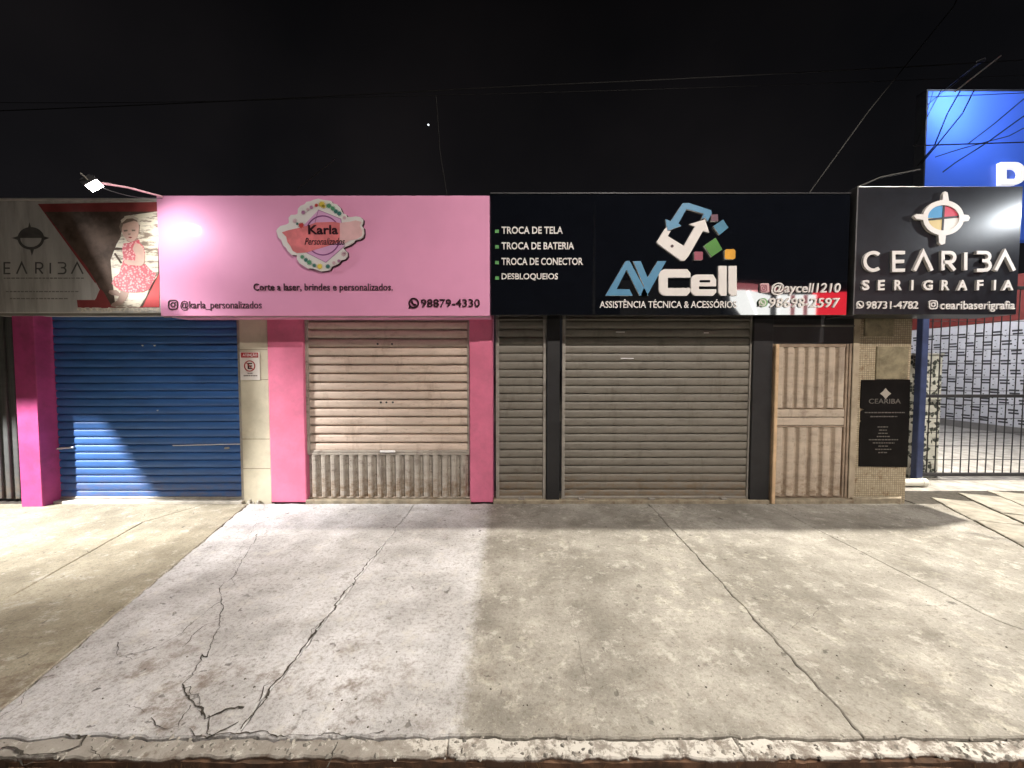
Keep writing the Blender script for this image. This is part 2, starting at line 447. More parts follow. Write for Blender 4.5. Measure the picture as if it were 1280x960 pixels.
KY0, KY1 = 1.664, 1.752            # kerb front and back
pave = build('pavement', MB().box(-14, 16, KY1 - 0.01, 5.4, -0.20, -0.022), m_joint); struct(pave)

def jag(p, amp, sc_=7.0, seed=0.0):
    q = Vector((p[0] * sc_ + seed, p[1] * sc_, seed * 3.1))
    v = mnoise.noise_vector(q) * amp
    v2 = mnoise.noise_vector(q * 3.7) * amp * 0.55 + mnoise.noise_vector(q * 11.0) * amp * 0.35
    return (p[0] + v.x + v2.x, p[1] + v.y + v2.y)
def densify(a, b, st=0.03):
    n = max(1, int((Vector(b) - Vector(a)).length / st))
    return [(a[0] + (b[0] - a[0]) * i / n, a[1] + (b[1] - a[1]) * i / n) for i in range(n)]
def poly_inset(poly, g):
    n = len(poly); r = []
    ar = sum(poly[i][0] * poly[(i + 1) % n][1] - poly[(i + 1) % n][0] * poly[i][1] for i in range(n))
    sg = 1 if ar > 0 else -1
    for i in range(n):
        a, b = Vector(poly[i - 1]), Vector(poly[(i + 1) % n]); t = (b - a)
        if t.length < 1e-9: r.append(poly[i]); continue
        t.normalize(); nn = Vector((-t.y, t.x)) * sg
        r.append((poly[i][0] + nn.x * g, poly[i][1] + nn.y * g))
    return r
def slab(corners, gap=0.006, amp=0.010, z=0.0, name='paving_slab', m=None, parent=None, tilt=0.0):
    pts = []
    n = len(corners)
    for i in range(n): pts += densify(corners[i], corners[(i + 1) % n])
    pts = [jag(p, amp) for p in pts]
    pts = poly_inset(pts, gap)
    ins = poly_inset(pts, 0.007)
    ar = sum(pts[i][0] * pts[(i + 1) % len(pts)][1] - pts[(i + 1) % len(pts)][0] * pts[i][1] for i in range(len(pts)))
    if ar < 0: pts = pts[::-1]; ins = ins[::-1]
    mb = MB(); k = len(pts)
    mb.v = [(p[0], p[1], -0.05) for p in pts] + [(p[0], p[1], z - 0.006) for p in pts] + [(p[0], p[1], z) for p in ins]
    for i in range(k):
        j = (i + 1) % k
        mb.f += [(i, j, k + j, k + i), (k + i, k + j, 2 * k + j, 2 * k + i)]; mb.mi += [0, 0]
    mb.f.append(tuple(range(2 * k, 3 * k))); mb.mi.append(0)
    return build(name, mb, m or m_conc, parent or pave, recalc=False)

def g2(x, y): p = gr(x, y); return (p.x, p.y)
YF = 4.90                          # pavement meets the shop sills
def on(a, b, Y):                   # X of the line a-b (ground points) at depth Y
    return (a[0] + (b[0] - a[0]) * (Y - a[1]) / (b[1] - a[1]), Y)
jL = (g2(112, 690), g2(0, 753))
jB1 = (g2(292, 645), g2(34, 859))
jC1 = (g2(480, 680), g2(300, 912))
jJ4 = (g2(819, 639), g2(1025, 861))
jJ6 = (g2(1032, 667), g2(1276, 791))
pv = (g2(1150, 616), g2(1280, 684))
KB = KY1 + 0.004
a0 = on(*jL, 3.55); b0 = on(*jB1, YF); b1 = on(*jB1, KB); c0 = on(*jC1, YF); c1 = on(*jC1, KB)
d0 = on(*jJ4, YF); d1 = on(*jJ4, KB); e0 = on(*jJ6, YF); e1 = on(*jJ6, 2.6)
f0 = on(*pv, YF); f1 = (on(*pv, 3.4))
lt = on(*jL, 4.3); lb = on(*jL, 2.9)
slab([(-9, KB), (-9, YF), (lt[0] + 0.25, YF), lt, lb, (lb[0] - 0.3, KB)], 0.004, 0.006)
slab([(lb[0] - 0.3, KB), lb, lt, (lt[0] + 0.25, YF), b0, b1], 0.004, 0.006)
slab([b1, b0, c0, on(*jC1, 4.2), on(*jC1, 3.0), c1], 0.003, 0.020)
slab([c1, on(*jC1, 3.0), on(*jC1, 4.2), c0, d0, d1], 0.003, 0.020)
slab([d1, d0, e0, on(*jJ6, 3.9), e1, (e1[0] + 0.6, KB)], 0.0015, 0.012)
slab([(e1[0] + 0.6, KB), e1, on(*jJ6, 3.9), e0, f0, f1, (12, 2.5), (12, KB)], 0.003, 0.012)
# stone pavers of the driveway apron on the right
m_paver = mat('old_cement_flag', (0.30, 0.28, 0.235), 0.85, var=0.25, scale=6, bump=0.5, bscale=40, dirt=(0.15, 0.125, 0.10), dirt_amt=0.6)
pvx = Vector((pv[1][0] - pv[0][0], pv[1][1] - pv[0][1])).normalized(); pvn = Vector((-pvx.y, pvx.x))
base0 = Vector(f0) - pvx * 0.6
for r in range(4):
    t0 = -0.4 + 0.33 * (r % 2)
    while t0 < 5.2:
        ln = 0.62 + 0.35 * random.random()
        P = [base0 + pvx * t0 + pvn * (0.02 + r * 0.45), base0 + pvx * (t0 + ln) + pvn * (0.02 + r * 0.45 + random.uniform(-.03, .03)),
             base0 + pvx * (t0 + ln) + pvn * (0.45 + r * 0.45), base0 + pvx * t0 + pvn * (0.45 + r * 0.45)]
        q = [(p.x, p.y) for p in P]
        if min(p[0] for p in q) > 4.95 and max(p[1] for p in q) < 5.75 and min(p[1] for p in q) > 2.0:
            slab(q, 0.010, 0.016, z=0.004 + random.uniform(-0.003, 0.006), name='paving_slab', m=m_paver)
        t0 += ln
bxa = struct(build('driveway', MB().box(5.0, 16.0, 5.41, 14.0, -0.20, 0.002), mat('driveway_cement', (0.36, 0.345, 0.32), 0.85, var=0.3, scale=5, bump=0.6, bscale=25, dirt=(0.20, 0.19, 0.17), dirt_amt=0.8)))
pb = struct(build('driveway_edge', MB().box(5.25, 16.0, 4.75, 5.405, -0.15, -0.012), m_joint))

# cracks with packed dirt
def crack(pts, w0, w1, seed, amp=0.02, parent=pave, z=0.0032):
    w0 *= 0.62; w1 *= 0.62
    P = []
    for i in range(len(pts) - 1): P += densify(pts[i], pts[i + 1], 0.016)
    P.append(pts[-1]); n = len(P)
    P = [jag(p, amp, 9.0, seed) for p in P]
    mb = MB(); Lr = []
    for i, p in enumerate(P):
        t = Vector(P[min(i + 1, n - 1)]) - Vector(P[max(i - 1, 0)])
        t = t.normalized() if t.length > 1e-6 else Vector((1, 0))
        nn = Vector((-t.y, t.x)); f = i / max(1, n - 1)
        ww = (w0 + (w1 - w0) * f) * (0.25 + 1.7 * abs(mnoise.noise(Vector((i * 0.17, seed, 0)))) + 0.5 * abs(mnoise.noise(Vector((i * 0.9, seed, 4)))))
        Lr.append((Vector(p) + nn * ww / 2, Vector(p) - nn * ww / 2))
    for i in range(n - 1):
        a, b = Lr[i]; c, d = Lr[i + 1]
        mb.face([(a.x, a.y, z), (b.x, b.y, z), (d.x, d.y, z), (c.x, c.y, z)])
    o = build('crack', mb, m_joint, parent)
    for p in o.data.polygons:
        pass
    return o
Zc = lambda pts, ox, oy, k=0.375: [g2(ox + x * k, oy + y * k) for x, y in pts]
# left bay web of cracks (zoomed sketch coordinates)
crack(Zc([(860, 180), (800, 280), (780, 320), (740, 350), (725, 375), (745, 400), (700, 430), (610, 510), (520, 560), (400, 590), (440, 600)], 0, 600), .008, .005, 1.3)
crack(Zc([(745, 465), (690, 480), (640, 520), (600, 560)], 0, 600), .008, .010, 2.1)
crack(Zc([(740, 400), (735, 465), (690, 590), (680, 580), (640, 650), (610, 680), (630, 740), (690, 790), (760, 765), (820, 760)], 0, 600), .008, .016, 3.4)
crack(Zc([(690, 790), (690, 850), (720, 850), (800, 845), (910, 845), (1130, 860), (1280, 840)], 0, 600), .010, .006, 4.8)
crack(Zc([(400, 540), (395, 590), (340, 610)], 0, 600), .006, .004, 5.2)
crack(Zc([(500, 800), (545, 830), (590, 830), (600, 800), (640, 750)], 0, 600), .006, .012, 6.1)
crack(Zc([(0, 900), (60, 905), (120, 930), (200, 905), (280, 885), (295, 850), (220, 845)], 0, 600), .018, .012, 7.7)
crack(Zc([(0, 920), (90, 945), (120, 930)], 0, 600), .018, .012, 8.3)
crack(Zc([(300, 890), (330, 905), (360, 925), (430, 940)], 0, 600), .010, .006, 9.9)
crack(Zc([(160, 655), (85, 700), (70, 745), (0, 790)], 0, 600), .006, .006, 10.4)
crack(Zc([(420, 750), (460, 760), (480, 775)], 0, 600), .006, .004, 11.0)
crack(Zc([(290, 235), (320, 248), (300, 255)], 0, 600), .006, .004, 11.8)
crack(Zc([(1130, 870), (1110, 930), (1095, 960)], 0, 600), .008, .010, 12.5)
crack([g2(480, 680), g2(430, 742), g2(405, 775), g2(388, 800), g2(360, 835), g2(335, 868), g2(303, 912)], .014, .026, 20.2, 0.030)
crack([g2(404, 775), g2(392, 790), g2(383, 810), g2(372, 826)], .008, .006, 21.2, 0.03)
crack([g2(345, 850), g2(330, 862), g2(322, 880)], .006, .016, 22.2, 0.03)
crack([g2(258, 890), g2(246, 880), g2(240, 858), g2(228, 862)], .006, .010, 23.2, 0.03)
crack([g2(292, 905), g2(270, 916), g2(255, 921), g2(236, 914)], .012, .010, 24.2, 0.03)
crack([g2(330, 628), g2(322, 650), g2(300, 690), g2(288, 735)], .004, .004, 25.2, 0.03)
crack([g2(480, 640), g2(560, 638), g2(600, 640)], .003, .003, 26.2, 0.02)
# middle and right bays
crack(Zc([(835, 440), (860, 530), (885, 660), (915, 760), (930, 815)], 400, 600), .0028, .002, 13.1, 0.005)
crack(Zc([(690, 432), (850, 430), (1050, 430), (1180, 430), (1280, 428)], 400, 600), .002, .002, 14.2, 0.005)
crack(Zc([(340, 430), (600, 428), (740, 425), (790, 432), (900, 420), (1080, 416), (1150, 420)], 800, 600), .002, .003, 15.9, 0.010)
crack(Zc([(600, 428), (560, 460), (500, 490)], 800, 600), .004, .003, 16.4)
crack(Zc([(400, 465), (430, 500), (520, 580), (610, 640)], 800, 600), .006, .002, 17.2)
crack(Zc([(330, 350), (350, 370), (390, 350)], 800, 600), .004, .003, 18.6)
crack(Zc([(885, 400), (920, 410), (950, 420)], 800, 600), .004, .003, 19.3)

# grit and pebbles swept over the pavement
mbp = MB()
for i in range(420):
    x = random.uniform(-5.5, 7.0); y = random.choice((random.uniform(1.85, 4.85), random.uniform(4.4, 4.86), random.uniform(1.8, 2.4)))
    r = random.uniform(0.0025, 0.008)
    a = random.random() * 6.28; c = [(x + r * random.uniform(.6, 1.2) * math.cos(a + q * 1.2566), y + r * random.uniform(.6, 1.2) * math.sin(a + q * 1.2566), 0.0) for q in range(5)]
    k = len(mbp.v); mbp.v += c + [(x, y, r * 0.9)]
    for q in range(5): mbp.f.append((k + q, k + (q + 1) % 5, k + 5)); mbp.mi.append(0)
gp = build('grit', mbp, mat('grit_stone', (0.16, 0.145, 0.12), 0.9, var=0.7, scale=25), recalc=False); gp['kind'] = 'stuff'; gp['label'] = 'loose grit and pebbles scattered over the pavement'
# kerb stones, worn white
kx = -10.0; i = 0
kerb = build('kerb', MB().box(-14, 16, KY0 + 0.02, KY1 - 0.02, -0.24, -0.05), m_joint); struct(kerb)
while kx < 10:
    ln = 1.15 + 0.5 * random.random()
    P = [(kx, KY0), (kx + ln, KY0), (kx + ln, KY1), (kx, KY1)]
    slab(P, 0.001, 0.019, z=-0.004 + random.uniform(-.004, .002), name='kerb_stone', m=m_kerb, parent=kerb)
    kx += ln
# crumbs broken off the kerb lip
mcr = MB()
for i in range(420):
    x = random.uniform(-3.2, 3.4); y = random.uniform(KY0 - 0.01, KY1 + 0.05); r = random.uniform(0.004, 0.016); z = -0.006
    a = random.random() * 6.28
    k = len(mcr.v)
    mcr.v += [(x + r * random.uniform(.5, 1.3) * math.cos(a + q * 1.2566), y + r * random.uniform(.5, 1.3) * math.sin(a + q * 1.2566), z) for q in range(5)] + [(x + random.uniform(-.3, .3) * r, y, z + r * 0.7)]
    for q in range(5): mcr.f.append((k + q, k + (q + 1) % 5, k + 5)); mcr.mi.append(0)
ck = build('kerb_crumbs', mcr, mat('chalky_crumb', (0.25, 0.235, 0.21), 0.9, var=0.6, scale=18), recalc=False); ck['kind'] = 'stuff'; ck['label'] = 'pale crumbs of broken cement along the kerb lip'
# the kerb's front: mortar face down to the gutter
mbk = MB()
n = 400
for i in range(n):
    xa, xb = -9 + 18 * i / n, -9 + 18 * (i + 1) / n
    f = lambda x, z: KY0 - 0.006 + 0.010 * mnoise.noise(Vector((x * 5, z * 9, 2))) + 0.006 * mnoise.noise(Vector((x * 21, z * 30, 5)))
    for za, zb in ((-0.16, -0.11), (-0.11, -0.06), (-0.06, -0.022)):
        mbk.face([(xa, f(xa, za), za), (xb, f(xb, za), za), (xb, f(xb, zb), zb), (xa, f(xa, zb), zb)])
    mbk.face([(xa, f(xa, -.022), -.022), (xb, f(xb, -.022), -.022), (xb, KY0 + .03, -.020), (xa, KY0 + .03, -.020)])
build('kerb_face', mbk, m_soil, kerb, recalc=False)
# soil and dry weeds in the gutter
mbs = MB(); n = 220; rows = 7
for i in range(n + 1):
    x = -6 + 12 * i / n
    for j in range(rows):
        yy = KY0 - 0.012 - 0.055 * j
        hh = -0.045 - 0.016 * j + 0.022 * mnoise.noise(Vector((x * 3, j * .4, 1))) + 0.012 * mnoise.noise(Vector((x * 14, j * 1.4, 7)))
        mbs.v.append((x, yy, max(hh, -0.155)))
for i in range(n):
    for j in range(rows - 1):
        a = i * rows + j
        mbs.f.append((a, a + 1, a + rows + 1, a + rows)); mbs.mi.append(0)
so = build('gutter_soil', mbs, m_soil, recalc=False, smooth=True); so['kind'] = 'stuff'; so['label'] = 'red brown soil heaped in the gutter along the kerb'
mbg = MB()
for i in range(900):
    x = random.uniform(-2.6, 3.0)
    if mnoise.noise(Vector((x * 2.2, 3, 9))) < -0.05: continue
    y = KY0 - random.uniform(0.002, 0.05); h = random.uniform(0.015, 0.055); a = random.uniform(-.6, .6); wv = 0.0022
    z0 = -0.055
    mbg.face([(x - wv, y, z0), (x + wv, y, z0), (x + a * h + random.uniform(-.01, .01), y - random.uniform(-.01, .03), z0 + h)])
wg = build('dry_weeds', mbg, mat('dry_grass', (0.20, 0.13, 0.06), 0.9, var=0.4, scale=30), recalc=False); wg['kind'] = 'stuff'
wg['label'] = 'short dry weeds growing along the kerb foot'

# ================================================================== SHOPS
def slat_mesh(x0, x1, y, z0, h, mi=0, bulge=0.011, gd=0.014, gf=0.09):
    """one curled roller-shutter slat: rounded face, deep groove at its foot"""
    prof = [(gd, 0.0), (gd, gf), (-0.002, gf + 0.015), (-bulge * 0.85, gf + 0.09), (-bulge, 0.45), (-bulge * 0.95, 0.75), (-bulge * 0.75, 0.93), (-0.002, 0.99), (gd, 1.01)]
    mb = MB(); n = len(prof)
    for x in (x0, x1):
        mb.v += [(x, y + p[0], z0 + p[1] * h) for p in prof]
    for i in range(n - 1):
        mb.f.append((i, n + i, n + i + 1, i + 1)); mb.mi.append(0)
    return mb
def roller(parent, xl, xr, ytop, ybot, nsl, Y, m, zb=None, name='roller_shutter', rail=m_steel, bottom=True, label=None, gd=0.014, gf=0.09):
    """xl/xr given as metres; heights as metres"""
    h = (ytop - ybot) / nsl
    sh = bx(name, xl - 0.01, xr + 0.01, Y + gd + 0.004, Y + gd + 0.02, ybot, ytop, m_dark_metal, parent)
    if label: sh['label'] = label
    s0 = build('slat', slat_mesh(xl, xr, Y, ybot, h, gd=gd, gf=gf), m, sh, recalc=False, smooth=True)
    for i in range(1, nsl): 
        d = dup(s0, (0, random.uniform(-.0015, .0015), i * h), sh)
    for s_, x in ((-1, xl), (1, xr)):
        bx('guide_rail', x - 0.022, x + 0.022, Y - 0.030, Y + 0.02, ybot - 0.01, ytop, rail, sh, 0.004)
    if bottom:
        bx('bottom_bar', xl + 0.025, xr - 0.025, Y - 0.022, Y + 0.012, ybot - 0.004, ybot + 0.028, rail, sh, 0.004)
    return sh
def mx(x, y, Y): return at(x, y, Y).x
def mz(x, y, Y): return at(x, y, Y).z
ZT = mz(640, 395, YS)            # underside of the signs
ZTOP = 2.46                      # tops of the openings, hidden behind the signs
ZWALL = 3.55

# ---- blue shop -----------------------------------------------------------
s1 = thing('shop_building', (-4.9, 5.1, 0), 'shop with blue roller shutter between magenta pillar and cream wall', 'shop', 'row of closed shops')
YP = 4.79
xa, xb = mx(20, 505, YP), mx(47, 505, YP)
bx('pillar', xa, xb, YP, 5.05, -0.05, ZTOP, m_magenta, s1, 0.006)
x0, x1 = mx(68, 520, YR), mx(303, 520, YR)
bx('wall', xa - 0.02, x0 - 0.025, 5.00, 5.3, -0.05, ZTOP, m_magenta, s1)
cx1 = mx(337, 520, YW + 0.01)
bx('wall', x1 + 0.03, cx1 - 0.004, YW + 0.012, 5.3, -0.05, ZTOP, m_cream, s1, 0.004)['label'] = 'narrow cream plastered wall strip'
zj = [mz(318, y, YW) for y in (437, 474.5, 549, 586)]
for z in zj:
    bx('plaster_joint', x1 + 0.034, cx1 - 0.008, YW + 0.0105, YW + 0.02, z - 0.004, z + 0.004, mat('plaster_joint_grey', (0.22, 0.19, 0.14), 0.9), s1)  # joint lines in their own darker plaster tone
bx('lintel', xa - 0.02, cx1 - 0.004, 5.02, 5.3, ZTOP, ZWALL, m_wall, s1)
bx('roof', xa - 0.02, cx1 - 0.004, 5.02, 10.5, ZWALL, ZWALL + 0.12, m_roof, s1)
bx('sill', x0 - 0.02, x1 + 0.03, YW - 0.03, 5.3, -0.05, 0.028, mat('pale_sill', (0.55, 0.52, 0.46), 0.8, var=0.2, bump=0.3, dirt=(0.28, 0.25, 0.2)), s1, 0.006)
rs = roller(s1, x0, x1, ZTOP, 0.035, 24, YR, m_sh_blue, label='blue painted roller shutter')
for zx, zy in ((275, 645), (1135, 640)):
    p = at(zx / 4, 400 + zy / 4, YR - 0.03)
    bx('latch', p.x - 0.03, p.x + 0.03, p.y - 0.012, p.y + 0.012, p.z - 0.012, p.z + 0.012, m_steel, rs, 0.004)
pA, pB = at(216, 557, YR - 0.022), at(303, 555, YR - 0.022)
build('latch_bar', MB().tube([pA, pB], 0.005, 8), m_white_paint, rs)
pA, pB = at(70, 561, YR - 0.022), at(92, 559, YR - 0.022)
build('latch_bar', MB().tube([pA, pB], 0.011, 8), m_white_paint, rs)
for x, y in ((178, 432), (193, 432), (197, 513)):
    p = at(x, y, YR - 0.018)
    build('rivet', MB().prism(circ(p.x, p.z, 0.008, 8), p.y - 0.006, p.y + 0.01), m_white_paint, rs)
# broken foot of the cream wall
rub = MB()
for i in range(26):
    p = gr(312 + random.uniform(-11, 14), 625 + random.uniform(-4, 4)); r = random.uniform(.012, .035)
    q = [Vector((random.gauss(0, 1), random.gauss(0, 1), random.gauss(0, .7))).normalized() * r for _ in range(1)]
    a = random.random() * 6
    rub.tube([(p.x, p.y, p.z - r * .3), (p.x + r * .3 * math.cos(a), p.y + r * .3 * math.sin(a), p.z + r), (p.x + r * .4, p.y, p.z + r * 1.3)], r, 5, r2=r * .3)
rb = build('rubble', rub, mat('broken_plaster', (0.42, 0.40, 0.34), 0.9, var=0.4, scale=40)); rb['kind'] = 'stuff'; rb['label'] = 'crumbled plaster at the foot of the cream wall'

# ---- neighbour at the far left ------------------------------------------------
s0 = thing('shop_building', (-7.6, 5.1, 0), 'shop with grey metal front at the left edge beside magenta pillar', 'shop', 'row of closed shops')
bx('wall', -9.5, xa - 0.20, 5.06, 5.3, -0.05, ZWALL, m_black_wall, s0)
nsh = bx('metal_front', -9.3, xa - 0.16, 5.03, 5.05, 0.02, ZTOP, m_sh_neigh, s0)
for i in range(9):
    xx = xa - 0.19 - i * 0.12
    bx('ridge', xx - 0.03, xx + 0.03, 5.0, 5.035, 0.03, ZTOP, m_sh_neigh, nsh, 0.012)
bx('post', xa - 0.15, xa - 0.012, 4.97, 5.2, -0.05, ZTOP, m_black_wall, s0, 0.005)
bx('roof', -9.5, xa - 0.03, 5.06, 10.5, ZWALL, ZWALL + 0.12, m_roof, s0)
nb = bx('added_blocker_board', -11.0, -6.75, 4.80, 5.05, ZT, 3.5, mat('blocker_grey', (0.2, 0.2, 0.2), 0.7), None)  # added unseen board, blocks the left lamp's light
tag(nb, 'plain grey board added past the left edge to block lamp light', 'sign')

# ---- pink shop -------------------------------------------------------------
s2 = thing('shop_building', (-2.0, 5.1, 0), 'shop with peach shutter between two pink pillars', 'shop', 'row of closed shops')
xa2, xb2 = cx1, mx(381, 520, YW)
bx('pillar', xa2, xb2, YW, 5.3, 0.004, ZTOP, m_pink_wall, s2, 0.012)
xc2, xd2 = mx(587, 520, YW), mx(616, 520, YW)
bx('pillar', xc2, xd2, YW, 5.3, 0.004, ZTOP, m_pink_wall, s2, 0.008)
bx('lintel', xa2 + 0.002, xd2, 5.02, 5.3, ZTOP, ZWALL, m_wall, s2)
bx('roof', xa2 + 0.002, xd2 - 0.002, 5.02, 10.5, ZWALL, ZWALL + 0.12, m_roof, s2)
zs = mz(480, 565, YR)
bx('sill', xb2 - 0.01, xc2 + 0.01, YW - 0.012, 5.3, -0.05, 0.040, m_wood_sill, s2, 0.006)
pk = roller(s2, xb2 + 0.012, xc2 - 0.012, ZTOP, zs, 16, YR, m_sh_peach, rail=m_sh_low, label='peach roller shutter with brown grooves', gd=0.035, gf=0.17)
bx('handle', mx(475, 562, YR - .04), mx(494, 562, YR - .04), YR - 0.05, YR - 0.02, zs + 0.002, zs + 0.028, m_white_paint, pk, 0.005)
for x, y in ((472, 430), (490, 430), (476, 503), (483, 503), (491, 503)):
    p = at(x, y, YR - 0.018)
    build('bolt_hole', MB().prism(circ(p.x, p.z, 0.013, 8), p.y - 0.003, p.y + 0.012), m_dark_metal, pk)
# low corrugated panel
cp = bx('corrugated_panel', xb2 + 0.002, xc2 - 0.002, YR + 0.012, YR + 0.03, 0.042, zs - 0.004, m_sh_low, s2)
cp['label'] = 'stained low corrugated metal panel'
nr = 17; wr = (xc2 - xb2 - 0.06) / nr
def ridge_mb(x, wdt, y, z0, z1, dep):
    pr = [(-0.46, 0.012), (-0.36, 0.004), (-0.26, -dep * 0.8), (-0.14, -dep), (0.14, -dep), (0.26, -dep * 0.8), (0.36, 0.004), (0.46, 0.012)]
    mb = MB(); k = len(pr)
    for z in (z0, z1): mb.v += [(x + p[0] * wdt, y + p[1], z) for p in pr]
    for i in range(k - 1): mb.f.append((i, i + 1, k + i + 1, k + i)); mb.mi.append(0)
    mb.f.append(tuple(range(k))[::-1]); mb.f.append(tuple(range(k, 2 * k))); mb.mi += [0, 0]
    return mb
r0 = build('ridge', ridge_mb(xb2 + 0.03 + wr / 2, wr, YR, 0.065, zs - 0.035, 0.042), m_sh_low, cp, recalc=False)
for i in range(1, nr): dup(r0, (i * wr, random.uniform(-.002, .002), 0), cp)
bx('frame_rail', xb2 + 0.004, xc2 - 0.004, YR - 0.03, YR + 0.011, 0.043, 0.066, m_sh_low, cp, 0.004)
bx('frame_rail', xb2 + 0.004, xc2 - 0.004, YR - 0.03, YR + 0.011, zs - 0.034, zs - 0.006, m_sh_low, cp, 0.004)

# ---- black-pillar phone shop --------------------------------------------------
s3 = thing('shop_building', (1.8, 5.1, 0), 'phone repair shop with grey shutters, black pillars and tan metal door', 'shop', 'row of closed shops')
def blackcol(xl, xr, y=520):
    return bx('pillar', mx(xl, y, YW), mx(xr, y, YW), YW + 0.004, 5.3, -0.02, ZTOP, m_black_wall, s3, 0.005)
n0, n1 = mx(620, 520, YR), mx(681, 520, YR)
blackcol(683.5, 699.5)
w0, w1 = mx(704, 520, YR), mx(936, 520, YR)
cL, cR = mx(940, 520, YW), mx(964, 520, YW)
bx('pillar', cL, cR, YW + 0.004, 5.3, -0.02, ZTOP, m_black_wall, s3, 0.005)
roller(s3, n0 + 0.02, n1 - 0.005, ZTOP, 0.045, 23, YR, m_sh_grey, label='narrow grey roller shutter')
wsh = roller(s3, w0, w1, ZTOP, 0.045, 23, YR, m_sh_grey, label='wide grey roller shutter')
for x0_, x1_, y_ in ((770, 781, 415), (776, 792, 448), (880, 886, 416)):
    pA, pB = at(x0_, y_, YR - 0.019), at(x1_, y_, YR - 0.019)
    build('paint_scrape', MB().box(pA.x, pB.x, pA.y - .001, pA.y + .006, pA.z - .006, pA.z + .006), m_white_paint, wsh)
bx('sill', xd2 + 0.003, cR, YW - 0.02, 5.3, -0.05, 0.040, m_wood_sill, s3, 0.008)
bx('sill', cR + 0.003, mx(1066, 600, YW), YW - 0.035, 5.3, -0.05, 0.050, m_wood_sill, s3, 0.01)
for x in (652, 727, 815, 905):
    p = at(x, 627, YW - 0.005)
    bx('floor_lock', p.x - 0.04, p.x + 0.04, YW - 0.012, YW + 0.05, 0.038, 0.062, m_steel, s3, 0.008)
dR = mx(1066, 520, YW)
bx('lintel', xd2 + 0.002, dR + 0.1, 5.02, 5.3, ZTOP, ZWALL, m_wall, s3)
bx('roof', xd2 + 0.002, dR + 0.1, 5.02, 10.5, ZWALL, ZWALL + 0.12, m_roof, s3)
# black header over the door with a moulding
zh0 = mz(1010, 429, YW); 
hd = bx('door_header', cR + 0.002, dR - 0.002, YW + 0.03, 5.3, zh0, ZTOP, m_black_wall, s3)
zm = mz(1010, 407, YW); bx('moulding', cR + 0.004, dR - 0.004, YW + 0.012, YW + 0.029, zm - 0.012, zm + 0.012, mat('grey_moulding', (0.10, 0.095, 0.085), 0.6), hd, 0.004)
# door of two corrugated panels
dl, dr_ = cR + 0.01, dR - 0.01
zd0, zd1 = 0.055, zh0 - 0.004
YD = 4.985
door = bx('door', dl, dr_, YD + 0.012, YD + 0.03, zd0, zd1, m_door, s3)
door['label'] = 'tan metal door of two corrugated panels'
m_door_frame = mat('brown_door_frame', (0.30, 0.23, 0.17), 0.6, var=0.25, dirt=(0.12, 0.08, 0.05), dirt_amt=0.6)
zr0, zr1 = mz(1010, 532, YD), mz(1010, 511, YD)
for nmx, (a, b, c, d) in (('frame', (dl, dl + .03, zd0, zd1)), ('frame', (dr_ - .07, dr_ - .042, zd0, zd1)), ('frame', (dr_ - .030, dr_, zd0, zd1))):
    bx(nmx, a, b, YD - 0.022, YD + 0.011, c, d, m_door_frame, door, 0.004)
for c, d in ((zd0, zd0 + 0.035), (zd1 - 0.045, zd1), (zr0 - 0.02, zr0), (zr1, zr1 + 0.018)):
    bx('frame', dl + .031, dr_ - .071, YD - 0.018, YD + 0.0105, c, d, m_door_frame, door, 0.004)
hm = (zr1 - zr0) / 2
for i in range(2):
    bx('rail', dl + .031, dr_ - .071, YD - 0.024, YD + 0.0105, zr0 + i * hm + 0.004, zr0 + (i + 1) * hm - 0.004, m_door, door, 0.012)
for z0_, z1_, k in ((zd0 + 0.036, zr0 - 0.021, 6), (zr1 + 0.019, zd1 - 0.046, 7)):
    wd = (dr_ - .075 - dl - .033) / k
    r_ = build('ridge', ridge_mb(dl + .035 + wd / 2, wd * 1.05, YD, z0_, z1_, 0.045), m_door, door, recalc=False)
    for i in range(1, k): dup(r_, (i * wd, 0, 0), door)
bx('door_jamb', cR - 0.002 + 0.004, cR + 0.048, YW - 0.055, YW + 0.003, 0.0, zd1 - 0.01, mat('peach_jamb', (0.62, 0.44, 0.27), 0.6, var=0.12, dirt=(0.3, 0.2, 0.12)), s3, 0.012)['label'] = 'peach door jamb'

# ---- tiled pier ---------------------------------------------------------------
def mosaic():
    s = N('small_beige_mosaic')
    sep = s.n('ShaderNodeSeparateXYZ'); s.l(s.pos, sep.inputs[0])
    cb = s.n('ShaderNodeCombineXYZ'); s.l(s.math('ADD', sep.outputs[0], sep.outputs[1]), cb.inputs[0]); s.l(sep.outputs[2], cb.inputs[1])
    br = s.n('ShaderNodeTexBrick'); br.offset = 0.0; s.l(cb.outputs[0], br.inputs['Vector'])
    br.inputs['Scale'].default_value = 1.0; br.inputs['Brick Width'].default_value = 0.028; br.inputs['Row Height'].default_value = 0.028
    br.inputs['Mortar Size'].default_value = 0.003; br.inputs['Mortar Smooth'].default_value = 0.2
    br.inputs['Color1'].default_value = (0.50, 0.43, 0.31, 1); br.inputs['Color2'].default_value = (0.38, 0.32, 0.22, 1); br.inputs['Mortar'].default_value = (0.20, 0.16, 0.11, 1)
    n = s.noise(11, 5, rough=0.7)
    c = s.mix(s.math('MULTIPLY', s.step(n, 0.55, 0.68), 0.75), br.outputs[0], (0.17, 0.10, 0.05))
    s.color(c); s.b.inputs['Roughness'].default_value = 0.5; s.bump(br.outputs['Fac'], -0.5, 0.003)
    return s.m
m_mos = mosaic()
YT = 4.97
pL, pR = dR + 0.003, mx(1136, 520, YT)
pier = thing('tiled_pier', (pL + 0.4, 5.1, 0), 'beige mosaic tiled pier right of the tan metal door', 'pier')
bx('tiled_shaft', pL + 0.085, pR, YT, 5.75, -0.05, ZTOP + 0.1, m_mos, pier, 0.012)
